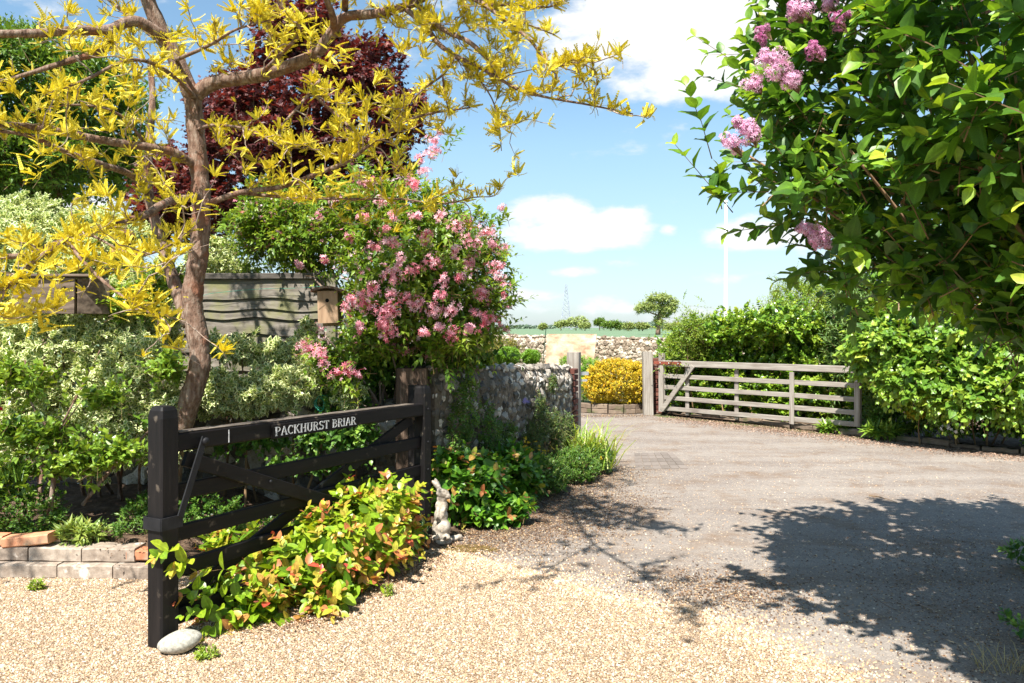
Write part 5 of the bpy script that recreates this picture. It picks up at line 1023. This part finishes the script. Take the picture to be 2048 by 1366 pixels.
# arching outer sprays
P = np.array([at(300, 1100, 3.76), at(325, 1125, 3.78), at(350, 1165, 3.9), at(395, 1255, 3.95), at(380, 1130, 3.98), at(360, 1215, 3.9), at(430, 1290, 3.95), at(470, 1290, 4.0), at(410, 1180, 4.0), at(560, 1225, 4.4), at(600, 1190, 4.6), at(820, 1085, 5.35), at(850, 1075, 5.5), at(540, 1130, 4.5), at(430, 1240, 4.2), at(640, 1120, 4.7), at(500, 1210, 4.35), at(450, 1150, 4.35), at(380, 1200, 4.2), at(590, 1290, 4.3), at(520, 1270, 4.25), at(700, 1150, 4.9), at(660, 1180, 4.8)])
Nn = nrm(P - np.array([-1.0, 4.95, .15])); tw = Buf(); LP, LD, LU, LS, LT, LI = shoots(P, Nn, .26, 5, .080, rj=.15, upb=.1, bend=-.2, ang=1.2, twigs=tw, lean=1.2, backset=1.0)
b = Buf(); put(b, T_HYP, LP, LD, LU, LS, hmap(None, LT, LI, LP)); build('outer_sprays', b, L_HYP, hy, smooth=True, kind='stuff'); build('twigs', tw, M_TWIGD, hy, kind='stuff')
bush('hypericum', 'darker green hypericum in the shade behind the rabbit statue', 'shrub',
     [(np.array([-.35, 6.45, .30]), np.array([.30, .32, .30])), (np.array([-.02, 6.95, .28]), np.array([.28, .32, .27])), (np.array([-.14, 6.3, .14]), np.array([.26, .2, .14])), (np.array([-.5, 6.25, .42]), np.array([.16, .2, .22]))],
     300, .092, T_HYP, L_HYPD, L=.24, nodes=5, inset=.08, nparts=160, stems=4, nfill=500, rj=.4, upb=.35, bend=-.25, rmap=hmapd, smooth=True, lean=1.0, back=.4, ang=1.2)
# wallside plants
bush('wall_creeper', 'dark small-leaved creeper hanging down the near end of the flint wall', 'climber', [(np.array([-.40, 6.80, .86]), np.array([.13, .30, .28])), (np.array([-.20, 7.1, .62]), np.array([.12, .26, .26])), (np.array([-.46, 6.6, .5]), np.array([.10, .2, .4])), (np.array([-.02, 7.45, .52]), np.array([.10, .2, .16]))], 560, .022, T_DIAW, L_CREEP if False else L_WEED, L=.14, nodes=8, inset=.06, stems=2, nfill=700, upb=-.6, rj=.5)
bush('wall_creeper', 'bronze-green creeper bush on the middle of the flint wall', 'climber', [(np.array([.30, 8.15, .62]), np.array([.10, .24, .24])), (np.array([.46, 8.45, .50]), np.array([.10, .22, .20])), (np.array([.20, 8.0, .42]), np.array([.13, .28, .22])), (np.array([.62, 8.9, .40]), np.array([.10, .22, .20]))], 620, .020, T_DIAW, L_CREEP, L=.14, nodes=8, inset=.06, stems=2, nfill=700, upb=.1, rj=.6)
bush('wall_tuft', 'small green tuft growing high on the flint wall face', 'plant', [(np.array([.44, 8.65, .95]), np.array([.05, .10, .10]))], 90, .018, T_DIAW, L_CREEP, L=.08, nodes=6, inset=.03, stems=0, nfill=80, upb=-.3)
b = Buf(); c = at(1053, 801, 7.75); k = 7; put(b, T_FLOW, c + rs.randn(k, 3) * .012, nrm(rs.randn(k, 3) * .4 + [0, -1, .2]), np.tile(UP, (k, 1)), .022, rs.rand(k)); tag(build('violet_flower', b, L_VIOLET, base=c), 'single pale violet flower against the flint wall creeper', 'flower')
wh = [(np.array([.30, 7.55, .16]), np.array([.24, .36, .19])), (np.array([.62, 8.15, .15]), np.array([.26, .36, .18])), (np.array([.86, 8.6, .15]), np.array([.24, .3, .17])), (np.array([.08, 7.2, .12]), np.array([.22, .25, .14]))]
bush('corydalis', 'mass of small-leaved green herbs at the foot of the flint wall', 'plants', wh, 1500, .024, T_DIAW, L_WEED, L=.12, nodes=7, inset=.06, stems=0, nfill=2500, rj=.5, upb=.6)
fb = bpy.context.scene.objects['corydalis']
for k in range(24):
    px = 1040 + rs.rand() * 62; py = 890 + (px - 1040) * .45 + rs.randn() * 9; c = at(px, py, 7.55 + (px - 1040) * .004); b = Buf(); m = 4; put(b, T_DIA, c + rs.randn(m, 3) * .006, nrm(rs.randn(m, 3) + [0, -.5, .3]), nrm(rs.randn(m, 3)), .026, rs.rand(m)); build('flower', b, L_YELF, fb)
c = at(1203, 916, 8.3); b = Buf(); put(b, T_DIA, c + rs.randn(4, 3) * .006, nrm(rs.randn(4, 3)), nrm(rs.randn(4, 3)), .026, rs.rand(4)); build('flower', b, L_YELF, fb)
cy = bush('corydalis', 'small blue-green corydalis with yellow flowers in front of the gate hinge', 'plant', [(gp(818, 1082) + UP * .09, np.array([.13, .1, .10]))], 170, .020, T_DIAW, mat_leaf('blue_green_leaf', [(0, (.06, .17, .06)), (1, (.16, .34, .14))]), L=.10, nodes=6, inset=.03, stems=0, nfill=120, upb=.8)
for (px, py) in ((824, 1018), (812, 1024), (830, 1028), (845, 1031), (806, 1030), (790, 1049), (826, 1015)):
    c = at(px, py, 5.62); b = Buf(); put(b, T_DIA, c + rs.randn(4, 3) * .005, nrm(rs.randn(4, 3) + [0, -.5, .5]), nrm(rs.randn(4, 3)), .022, rs.rand(4)); build('flower', b, L_YELF, cy)
def grass_clump(label, c, n, h, spread, mat=L_GRASS, upb=1.0):
    P = c + np.column_stack([rs.randn(n) * spread[0], rs.randn(n) * spread[1], np.zeros(n)]); a = rs.rand(n) * 6.28; ll = .15 + .55 * rs.rand(n)
    D = nrm(np.column_stack([np.cos(a) * ll, np.sin(a) * ll, np.full(n, upb)])); b = Buf(); put(b, T_BLADE, P, D, nrm(np.column_stack([-np.cos(a), -np.sin(a), .5 + 0 * a])), h * (.5 + .6 * rs.rand(n)), rs.rand(n), wide=.5 + .4 * rs.rand(n))
    t = thing('grass_clump', c, label, 'grass'); build('blades', b, mat, t, kind='stuff'); return t
grass_clump('bright tall grass clump at the driveway end of the flint wall', np.array([.84, 8.75, .08]), 300, .58, (.12, .20))
grass_clump('dry straw grass tuft in the bottom right corner', gp(2010, 1340), 60, .16, (.06, .05), mat_leaf('straw', [(0, (.22, .18, .08)), (1, (.50, .42, .22))]))
grass_clump('small grass tuft left of the rose stem on the raised bed', at(30, 960, 5.2), 40, .30, (.05, .05), L_WEED)
bush('low_shrub', 'low green leaves at the right picture edge under the lilac', 'plants', [(np.array([2.55, 3.75, .05]), np.array([.12, .4, .10])), (np.array([3.35, 4.9, .08]), np.array([.2, .5, .12]))], 60, .05, T_DIAW, L_WEED, L=.14, nodes=5, inset=.05, stems=0, nfill=200)
b = Buf(); P = np.column_stack([rs.uniform(-.55, .05, 5000), rs.uniform(5.4, 5.85, 5000), np.full(5000, .001)]); P = P[(((P[:, 0] + .30) / .2) ** 2 + ((P[:, 1] - 5.6) / .1) ** 2) < .25 + 1.1 * rs.rand(len(P)) ** 2 + .5 * np.sin(P[:, 0] * 37) * np.sin(P[:, 1] * 41)]
put(b, OCT, P, nrm(rs.randn(len(P), 3) * [1, 1, .1]), np.tile(UP, (len(P), 1)), .008, rs.rand(len(P))); tag(build('moss_patch', b, M_MOSS, base=(-.3, 5.6, 0)), 'ochre moss patch on the ground right of the rabbit statue', 'moss', kind='stuff')

# ------------------------------------------------------------------ weigela
WE = [E(540, 455, 7.5, 75, 45, .35), E(620, 520, 7.4, 60, 35, .2), E(815, 570, 6.7, 135, 120, .60), E(780, 690, 6.9, 90, 45, .4), E(880, 690, 7.0, 80, 35, .4), E(860, 580, 6.7, 120, 110, .6), E(640, 465, 7.4, 125, 65, .4), E(800, 440, 7.1, 130, 80, .55), E(900, 500, 6.9, 80, 70, .45), E(760, 640, 6.3, 62, 75, .35), E(655, 705, 6.1, 38, 38, .2), E(690, 745, 6.1, 25, 25, .15), E(880, 660, 6.5, 110, 50, .45), E(550, 430, 7.6, 70, 60, .4), E(730, 400, 7.3, 90, 50, .4), E(955, 600, 6.8, 60, 75, .3), E(960, 490, 6.9, 50, 45, .3), E(560, 490, 7.8, 80, 40, .3)]
wt = thing('weigela', (-1.0, 6.9, 0), 'large arching weigela covered in pink flower clusters behind the hinge post', 'shrub')
P, Nn = shell(WE, 2200, back=.3, inset=.22); P = P + Nn * (np.abs(rs.randn(len(P))) * .14 * (rs.rand(len(P)) < .25))[:, None]
ex = np.array([at(1010, 440, 6.9), at(1020, 520, 6.8), at(1035, 580, 6.8), at(985, 430, 7.0), at(930, 425, 7.0), at(900, 270, 7.0), at(870, 300, 7.0), at(925, 250, 7.0), at(1025, 640, 6.7), at(960, 415, 7.0)]); P = np.concatenate([P, ex]); Nn = np.concatenate([Nn, nrm(ex - at(800, 560, 7.0))])
tw = Buf(); LP, LD, LU, LS, LT, LI = shoots(P, Nn, .32, 7, .074, rj=.4, upb=.35, bend=-.18, twigs=tw, twr=.002)
rn = np.clip(rs.rand(len(P))[LI] * .45 + rs.rand(len(LP)) * .35 + .2 * LT, 0, 1)
F = fill(WE, 3000); k = len(F); LP = np.concatenate([LP, F]); LD = np.concatenate([LD, nrm(rs.randn(k, 3))]); LU = np.concatenate([LU, nrm(rs.randn(k, 3) + UP)]); LS = np.concatenate([LS, np.full(k, .075)]); rn = np.concatenate([rn, rs.rand(k) * .4])
leaves(wt, T_WEIG, L_WEIG, LP, LD, LU, LS, rn, nparts=0); build('twigs', tw, M_TWIGD, wt, kind='stuff')
for k in range(16):
    e = WE[k % len(WE)]; s0 = np.array([-1.0 + rs.randn() * .12, 6.9 + rs.randn() * .1, 0]); tip = e[0] + rs.randn(3) * e[1] * .5; mid = s0 + (tip - s0) * [.35, .35, .6]; q_ = spline([s0, mid, tip], 6); bb = Buf(); tube(bb, q_, np.linspace(.02, .004, len(q_)), 6); build('stem', bb, M_TWIG, wt, smooth=True)
CL = [(780, 540, 34), (745, 580, 22), (730, 605, 30), (690, 610, 22), (765, 625, 34), (635, 665, 26), (625, 700, 30), (650, 715, 22), (690, 745, 26), (705, 600, 16), (810, 600, 22), (775, 665, 24), (800, 700, 22), (870, 618, 26), (900, 625, 22), (835, 610, 18), (770, 650, 18), (720, 655, 14), (960, 590, 24), (985, 540, 26), (1000, 560, 18), (940, 480, 24), (905, 500, 18), (865, 520, 22), (830, 540, 20), (960, 470, 22), (990, 490, 18), (1010, 500, 12),
      (750, 495, 18), (790, 480, 20), (720, 440, 18), (760, 400, 18), (740, 370, 22), (830, 375, 16), (870, 280, 14), (880, 265, 12), (860, 310, 15), (850, 345, 14), (875, 300, 12), (820, 360, 16), (680, 400, 14), (640, 430, 12), (880, 430, 18), (910, 450, 18), (1003, 415, 8), (930, 440, 12), (985, 640, 20), (1010, 660, 16), (965, 650, 20), (940, 660, 18), (905, 670, 18), (880, 655, 14), (850, 660, 14), (860, 715, 12), (790, 430, 16), (700, 480, 14), (650, 520, 12), (600, 530, 12), (850, 475, 18), (800, 520, 18), (770, 455, 14), (830, 430, 14), (920, 560, 16), (890, 560, 16), (940, 530, 18), (880, 590, 14), (950, 625, 14), (1010, 590, 10), (670, 590, 12), (610, 690, 18), (780, 590, 16), (665, 640, 12), (1015, 610, 10), (840, 320, 12)]
cen = at(790, 560, 7.0)
for (px, py, rp) in CL:
    # put on the camera side of the envelope
    best = 7.0
    for (c, r) in WE:
        for D in np.linspace(5.4, 8.0, 40):
            q_ = at(px, py, D)
            if np.sum(((q_ - c) / r) ** 2) < 1.0: best = min(best, D); break
    D = best - .22; c = at(px, py, D); R_ = rp * D / FPX; k = int(9 + rp * 1.3); sub = rs.randn(3, 3) * .33; sub = sub[rs.randint(0, 3, k)]; d = nrm(rs.randn(k, 3) * [1, 1, .8] + nrm(SUNW * .5 + [0, -.8, 0]) * .5); b = Buf()
    tone = rs.rand() * .35
    FPp = c + (d * (.25 + .5 * rs.rand(k, 1)) + sub * [1, .6, .8]) * R_; segs(b, np.tile(c, (k, 1)), FPp, .0012, .0010, 3, np.full(k, .05))
    put(b, T_FLOW, FPp, d, nrm(rs.randn(k, 3)), .017 + .010 * rs.rand(k), np.clip(tone + .65 * rs.rand(k), 0, 1)); build('flower_cluster', b, L_PINK, wt)
P, Nn = shell(WE, 320, back=.1, inset=.05); P = P[P[:, 2] > 1.45]; b = Buf(); 
for k in range(4): put(b, T_FLOW, P + rs.randn(len(P), 3) * .03, nrm(Nn[:len(P)] + rs.randn(len(P), 3) * .5 + [0, -.4, 0]), nrm(rs.randn(len(P), 3)), .020, rs.rand(len(P)))
build('scattered_flowers', b, L_PINK, wt, kind='stuff')
# ivy under the weigela at the top of the wall
bush('ivy', 'dark ivy hanging on the wall top under the weigela', 'climber', [E(690, 800, 6.3, 55, 60, .15), E(640, 870, 6.1, 50, 40, .15), E(880, 715, 6.8, 110, 24, .3), E(740, 710, 6.6, 70, 60, .2), E(700, 870, 6.1, 60, 50, .15), E(780, 740, 7.2, 80, 70, .2), E(500, 880, 6.3, 90, 26, .12), E(600, 930, 6.2, 70, 24, .12)], 640, .048, T_HEART, L_WEED, L=.18, nodes=6, inset=.08, stems=2, nfill=900, upb=-.2)

# ------------------------------------------------------------------ golden honey locust
lt = thing('honey_locust', at(350, 1090, 5.6) * [1, 1, 0] + UP * .02, 'golden-leaved tree with a leaning reddish-brown trunk inside the black gate', 'tree')
BR = []   # (points world, radii)
def br(name, pts, r0, r1, k=5, sides=9):
    P = spline([at(*p) for p in pts], k); n = len(P); R = np.linspace(r0, r1, n); b = Buf(); tube(b, P, R * (1 + .04 * np.sin(np.arange(n) * 1.9 * 5 / k) + .02 * np.sin(np.arange(n) * .7)), sides, jit=(.13 if name == 'trunk' else .07)); build(name, b, M_BARK, lt, smooth=True); BR.append((P, R)); return P
br('trunk', [(335, 1010, 5.75), (348, 900, 5.7), (380, 800, 5.62), (400, 720, 5.6), (385, 600, 5.6), (398, 500, 5.6), (402, 400, 5.6), (395, 300, 5.6), (385, 190, 5.6)], .078, .058, 22, 30)
br('branch', [(385, 195, 5.6), (430, 165, 5.58), (520, 150, 5.5), (620, 115, 5.4), (658, 75, 5.35), (690, 35, 5.3), (760, 26, 5.2), (830, 5, 5.1), (900, -40, 5.0)], .055, .022)
br('branch', [(388, 200, 5.6), (352, 120, 5.55), (315, 45, 5.5), (290, -20, 5.45), (270, -120, 5.4)], .060, .042)
br('branch', [(378, 650, 5.62), (345, 555, 5.7), (322, 480, 5.8), (298, 390, 5.9), (298, 300, 6.0), (305, 200, 6.1), (300, 120, 6.2)], .050, .020)
br('branch', [(330, 75, 5.5), (270, 42, 5.35), (215, 60, 5.2), (150, 60, 5.0), (80, 66, 4.8), (-30, 68, 4.6)], .040, .022)
br('branch', [(222, 58, 5.2), (205, 100, 5.2), (150, 118, 5.1), (80, 140, 5.0), (0, 165, 4.9)], .030, .010)
br('branch', [(395, 335, 5.6), (340, 302, 5.4), (250, 288, 5.2), (150, 270, 5.0), (80, 255, 4.9), (-20, 248, 4.8)], .032, .018)
br('branch', [(298, 390, 5.9), (262, 350, 5.6), (200, 328, 5.3), (130, 303, 5.1), (60, 272, 4.9), (0, 262, 4.8)], .028, .010)
br('branch', [(402, 395, 5.6), (340, 402, 5.2), (290, 430, 4.9), (230, 448, 4.7), (180, 462, 4.5), (125, 482, 4.3), (60, 508, 4.1), (-10, 514, 4.0)], .028, .014)
br('branch', [(130, 480, 4.3), (70, 522, 4.0), (30, 560, 3.8), (-5, 590, 3.7)], .014, .006)
br('branch', [(133, 482, 4.3), (178, 535, 4.2), (228, 580, 4.1), (285, 618, 4.0), (330, 640, 4.0)], .012, .004)
br('branch', [(140, 478, 4.35), (180, 470, 4.3), (240, 500, 4.2), (290, 510, 4.1), (340, 490, 4.1), (378, 460, 4.1)], .009, .003)
br('branch', [(408, 410, 5.6), (480, 385, 5.5), (560, 374, 5.4), (640, 345, 5.2), (700, 320, 5.1), (750, 282, 5.0), (830, 235, 5.0), (940, 215, 5.0)], .022, .005)
br('branch', [(480, 386, 5.5), (580, 395, 5.6), (700, 398, 5.6), (800, 398, 5.6), (880, 408, 5.6), (945, 395, 5.5)], .012, .004)
br('branch', [(640, 105, 5.38), (625, 180, 5.3), (690, 245, 5.25), (725, 290, 5.2)], .014, .007)
br('branch', [(668, 60, 5.35), (665, 30, 5.2), (650, -10, 5.1), (640, -60, 5.0)], .026, .015)
br('branch', [(640, 160, 5.3), (600, 210, 5.1), (560, 260, 5.0), (575, 300, 4.9)], .012, .004)
br('branch', [(805, 12, 5.15), (850, 52, 5.0), (880, 90, 4.9), (912, 112, 4.85), (950, 130, 4.8), (1003, 160, 4.7), (1040, 180, 4.65), (1100, 196, 4.6), (1180, 210, 4.5), (1266, 228, 4.4)], .018, .004)
br('branch', [(830, 6, 5.1), (885, 58, 4.9), (935, 82, 4.8), (975, 118, 4.75), (1003, 158, 4.7)], .017, .012)
br('branch', [(912, 112, 4.85), (885, 150, 4.8), (850, 175, 4.8), (820, 205, 4.8), (790, 240, 4.8)], .009, .003)
br('branch', [(885, 150, 4.8), (890, 190, 4.8), (898, 225, 4.8)], .006, .003)
br('branch', [(945, 128, 4.8), (960, 160, 4.8), (985, 200, 4.8), (998, 250, 4.8), (1003, 302, 4.8)], .006, .0025)
br('branch', [(900, -30, 5.0), (970, 10, 4.8), (1010, 40, 4.6), (1060, 80, 4.5), (1100, 130, 4.4), (1145, 125, 4.3)], .018, .004)
br('branch', [(970, 10, 4.8), (1040, 10, 4.6), (1090, 15, 4.5), (1125, 5, 4.4)], .010, .003)
br('branch', [(520, 150, 5.5), (560, 110, 5.2), (600, 60, 5.0), (560, 10, 4.9), (540, -40, 4.9)], .016, .006)
br('branch', [(352, 120, 5.5), (420, 90, 5.0), (470, 60, 4.8), (540, 40, 4.6)], .014, .004)
br('branch', [(340, 100, 5.5), (290, 60, 5.8), (230, 10, 6.0), (180, -30, 6.2)], .022, .008)
br('branch', [(395, 200, 5.6), (330, 140, 5.0), (260, 120, 4.6), (170, 160, 4.3), (90, 190, 4.1)], .016, .005)
br('branch', [(392, 260, 5.6), (430, 250, 5.3), (500, 260, 5.1), (560, 290, 5.0), (640, 300, 4.9)], .012, .004)
br('branch', [(300, 300, 6.0), (240, 230, 5.8), (160, 210, 5.6), (60, 220, 5.4)], .014, .005)
# off-frame upper limbs of the same tree
br('branch', [(270, -120, 5.4), (330, -260, 5.2), (420, -340, 5.0)], .045, .012)
br('branch', [(640, -60, 5.0), (760, -220, 4.7), (900, -320, 4.4)], .02, .006)
br('branch', [(900, -40, 5.0), (1000, -160, 4.6), (1080, -260, 4.2)], .014, .005)
br('branch', [(270, -120, 5.4), (100, -260, 5.0), (-80, -360, 4.6)], .03, .008)
br('branch', [(290, -20, 5.45), (420, -160, 5.0), (600, -260, 4.7), (720, -330, 4.5)], .035, .008)
br('branch', [(600, -260, 4.7), (640, -180, 4.3), (760, -150, 4.1)], .016, .004)
br('branch', [(690, 20, 5.3), (700, -120, 4.9), (820, -260, 4.6), (900, -420, 4.3)], .022, .005)
br('branch', [(-30, 68, 4.6), (-400, 30, 3.9), (-900, -60, 3.2), (-1500, -200, 2.7)], .022, .006)
br('branch', [(-20, 248, 4.8), (-300, 180, 4.2), (-700, 60, 3.7)], .018, .005)
def brw(pts, r0, r1):
    P = spline(pts, 5); R = np.linspace(r0, r1, len(P)); b = Buf(); tube(b, P, R, 7, jit=.07); build('branch', b, M_BARK, lt, smooth=True); BR.append((P, R))
brw([at(900, -40, 5.0), (-.42, 4.3, 3.75), (-.30, 3.5, 3.55), (-.02, 2.9, 3.35), (.18, 2.3, 3.15)], .022, .005)
brw([(-.30, 3.5, 3.55), (-.60, 3.0, 3.5), (-.75, 2.5, 3.3)], .010, .004)
brw([(-.42, 4.3, 3.75), (.05, 4.2, 3.7), (.45, 4.0, 3.45)], .010, .003)
brw([at(830, 5, 5.1), (-.35, 5.3, 3.8), (-.05, 5.5, 3.7), (.30, 5.6, 3.6)], .014, .004)
# zigzag twigs with spurs off the thinner branches
nodesP = []; tw = Buf(); twig_ends = []
for bi, (P, R) in enumerate(BR):
    if bi == 0: continue
    Ls = np.linalg.norm(np.diff(P, axis=0), axis=1).sum(); nt_ = int(Ls * (9.5 if R[0] < .05 else 6.0))
    for k in range(nt_):
        j = rs.randint(int(len(P) * (.12 if R[0] > .02 else .05)), len(P)); p = P[j]; T = nrm(P[min(j + 1, len(P) - 1)] - P[max(j - 1, 0)])
        d = nrm(T * .5 + rs.randn(3) * [.8, .8, .5] + [0, 0, .05]); ln = .16 + .42 * rs.rand() ** 1.3; m = int(ln / .05) + 2; pts = [p]; 
        for i in range(m):
            d = nrm(d + rs.randn(3) * .32 + [0, 0, -.02]); pts.append(pts[-1] + d * ln / m)
        pts = np.array(pts); r = np.linspace(.0045, .0016, m + 1); segs(tw, pts[:-1], pts[1:], r[:-1], r[1:], 4)
        for i in range(1, m + 1):
            if rs.rand() < .58: nodesP.append((pts[i], d))
    # spurs on the branch itself
    if R[0] < .035:
        for j in range(len(P)):
            if rs.rand() < .5 and R[j] < .02: nodesP.append((P[j], nrm(P[min(j + 1, len(P) - 1)] - P[max(j - 1, 0)])))
FP = []; FD = []; FU = []; FS = []; FR = []
for p, d in nodesP:
    ppx, ppy = 1024 + p[0] / p[1] * FPX, HOR - (p[2] - CAMH) / p[1] * FPX
    if p[1] < 5.65 and (365 < ppx < 430 and 180 < ppy < 800) and rs.rand() < .85: continue
    if p[1] < 5.6 and 400 < ppx < 620 and abs(ppy - (195 - (ppx - 400) * .3)) < 22 and rs.rand() < .8: continue
    k = rs.randint(5, 11); ax = nrm(d * .35 + UP * .75 + rs.randn(3) * .35); sz = .042 + .045 * rs.rand(); r0 = rs.rand()
    for i in range(k):
        dd = nrm(ax + rs.randn(3) * .55); FP.append(p + rs.randn(3) * .004); FD.append(dd); FU.append(nrm(rs.randn(3) + UP * .4 + SUNW * .5)); FS.append(sz * (.7 + .6 * rs.rand())); FR.append(np.clip(r0 * .6 + rs.rand() * .4, 0, 1))
for (px, py, D, n_, s_) in ((70, 640, 3.9, 34, .105), (90, 560, 3.9, 26, .10), (20, 610, 3.9, 18, .10), (260, 600, 4.0, 26, .085), (310, 610, 4.0, 16, .085), (60, 340, 4.4, 22, .09), (680, 120, 4.4, 26, .09), (1030, 70, 4.3, 18, .09), (670, 370, 4.5, 20, .08), (1000, 50, 4.4, 16, .08), (250, 190, 4.4, 20, .09), (350, 80, 4.5, 20, .09), (380, 410, 5.0, 14, .09), (230, 470, 4.3, 14, .08), (610, 50, 4.6, 14, .10)):
    c = at(px, py, D)
    for i in range(n_):
        d = nrm(rs.randn(3) * [1, .7, .35] + [0, 0, .45]); FP.append(c + rs.randn(3) * .04); FD.append(d); FU.append(nrm(rs.randn(3) * .5 + UP)); FS.append(s_ * (.7 + .5 * rs.rand())); FR.append(.3 + .7 * rs.rand())
leaves(lt, T_FROND, L_GOLD, np.array(FP), np.array(FD), np.array(FU), np.array(FS), np.array(FR), nparts=300, part='frond', rest='foliage', smooth=False)
build('twigs', tw, M_TWIG, lt, kind='stuff')
print('fronds', len(FP))

# ------------------------------------------------------------------ lilac
LE = [(np.array([2.50, 3.9, 2.80]), np.array([1.28, 1.25, 1.22])), (np.array([1.75, 3.8, 2.75]), np.array([.62, .70, .75])), (np.array([2.75, 3.3, 2.25]), np.array([.80, .75, .85])), (np.array([1.55, 3.6, 3.25]), np.array([.40, .5, .5])), (np.array([3.4, 4.8, 2.3]), np.array([.8, .8, .8])), (np.array([2.2, 3.5, 2.05]), np.array([.50, .45, .36])), E(1950, 530, 3.2, 140, 85, .4), E(1800, 460, 3.4, 150, 110, .45), E(2070, 590, 3.1, 120, 80, .4), (np.array([1.78, 2.8, 2.5]), np.array([.56, .45, .62])), (np.array([2.45, 2.8, 2.2]), np.array([.5, .45, .5])), E(1575, 260, 3.5, 75, 140, .25), (np.array([1.92, 2.35, 2.1]), np.array([.34, .40, .35])), (np.array([1.78, 2.2, 2.65]), np.array([.30, .35, .35]))]
ll_ = thing('lilac', (3.0, 3.9, 0), 'big lilac overhanging from the right with mauve flower heads', 'shrub')
P, Nn = shell(LE, 1300, back=.8, inset=.28); P = P + Nn * (np.abs(rs.randn(len(P))) * .12 * (rs.rand(len(P)) < .3))[:, None]
ex = np.array([at(1385, 330, 3.5), at(1400, 205, 3.5), at(1420, 345, 3.6), at(1450, 380, 3.6), at(1500, 90, 3.6), at(1545, 20, 3.5), at(1470, 300, 3.4), at(1490, 190, 3.5), at(1745, 290, 2.9), at(1870, 250, 2.8), at(2000, 140, 2.8), at(1960, 270, 2.7), at(1990, 380, 2.8), at(1690, 330, 2.9), at(1790, 330, 2.8), at(1590, 380, 3.1), at(1930, 190, 2.8), at(2010, 250, 2.7)])
P = np.concatenate([P, ex]); Nn = np.concatenate([Nn, nrm(ex - np.array([2.4, 3.9, 2.5]) + [0, 0, .25])])
tw = Buf(); LP, LD, LU, LS, LT, LI = shoots(P, Nn, .36, 6, .098, rj=.32, upb=.55, bend=-.05, twigs=tw, twr=.003, tipsmall=.35, ang=1.05)
LS = LS * np.where(LP[:, 1] < 3.2, 1.10, 1.0)
rn = np.clip(rs.rand(len(P))[LI] * .30 + rs.rand(len(LP)) * .28 + .46 * LT ** 3, 0, 1)
F = fill([LE[0], LE[2], LE[4], LE[5], LE[6], LE[8]], 2300, .85); k = len(F); LP = np.concatenate([LP, F]); LD = np.concatenate([LD, nrm(rs.randn(k, 3))]); LU = np.concatenate([LU, nrm(rs.randn(k, 3) + UP)]); LS = np.concatenate([LS, np.full(k, .105)]); rn = np.concatenate([rn, rs.rand(k) * .4])
leaves(ll_, T_LILAC, L_LILAC, LP, LD, LU, LS, rn, nparts=300); build('twigs', tw, M_TWIGD, ll_, kind='stuff')
base_l = np.array([3.0, 3.9, 0])
M_LBARK = mat_tex('lilac_bark', [(.3, (.16, .09, .05)), (.7, (.38, .24, .14))], (14, 14, 6), 6, .85, .4, .006)
tips = [at(1480, 300, 3.8), at(1700, 300, 3.3), at(1850, 200, 3.2), at(1600, 60, 3.7), at(1960, 330, 2.9), at(1740, 90, 3.4), at(2030, 150, 3.0), at(1650, 420, 3.7), at(1780, 500, 3.8), at(1900, 20, 3.4), at(2100, 100, 3.4), at(1560, 180, 3.9)]
for k, tip in enumerate(tips):
    s0 = base_l + [rs.randn() * .1, rs.randn() * .1, 0]; j1 = np.array([2.62 + rs.randn() * .10, 3.6 + rs.randn() * .15, 1.35 + rs.rand() * .2]); j2 = j1 + (tip - j1) * .45 + [0, 0, -.05] + rs.randn(3) * .05; q_ = spline([s0, (s0 + j1) / 2 + [.04, 0, 0], j1, j2, tip], 6); bb = Buf(); tube(bb, q_, np.linspace(.026, .005, len(q_)), 7, jit=.06); build('branch', bb, M_LBARK, ll_, smooth=True)
def panicle(px, py, D, rp, L=.0, bud=False, ax=(-.5, -.2, .5)):
    D -= .28; c = at(px, py, D); R_ = rp * D / FPX * 1.1; k = int(110 + rp * 5); d = nrm(rs.randn(k, 3)); ax = nrm(ax); lob = nrm(rs.randn(6, 3)) * (.5 + .5 * rs.rand(6, 1)) + ax * .3 * rs.randn(6, 1)
    P = c + (lob[rs.randint(0, 6, k)] * .62 + d * (.30 + .16 * rs.rand(k, 1))) * R_; b = Buf()
    put(b, T_FLORET, P, d + [0, -.3, .2], nrm(rs.randn(k, 3)), (.007 if bud else .0095) * (.8 + .4 * rs.rand(k)), np.clip((rs.rand(k) * .35 if bud else .3 + .7 * rs.rand(k)), 0, 1)); build('flower_head', b, L_MAUVE, ll_)
    bb = Buf(); segs(bb, np.tile(c - ax * R_ * 1.2, (30, 1)), P[:30], .0015, .0008, 3); build('flower_stalk', bb, M_TWIGD, ll_)
for a in ((1555, 135, 3.25, 36), (1575, 158, 3.25, 30), (1505, 165, 3.3, 24), (1540, 120, 3.3, 20), (1492, 270, 3.3, 26), (1465, 290, 3.3, 24), (1500, 255, 3.3, 20), (1475, 245, 3.3, 12), (1625, 465, 3.5, 28), (1645, 480, 3.5, 22), (1610, 455, 3.5, 18), (1600, 10, 3.4, 32), (1655, 5, 3.4, 22), (1590, 25, 3.4, 22), (1980, 8, 3.0, 26)): panicle(*a)
for a in ((1530, 62, 3.4, 18), (1520, 78, 3.4, 14), (1680, 45, 3.3, 20), (1632, 105, 3.3, 20), (1625, 90, 3.3, 12), (1690, 25, 3.3, 14)): panicle(*a, bud=True)
for p, k in (('white', 1),): pass
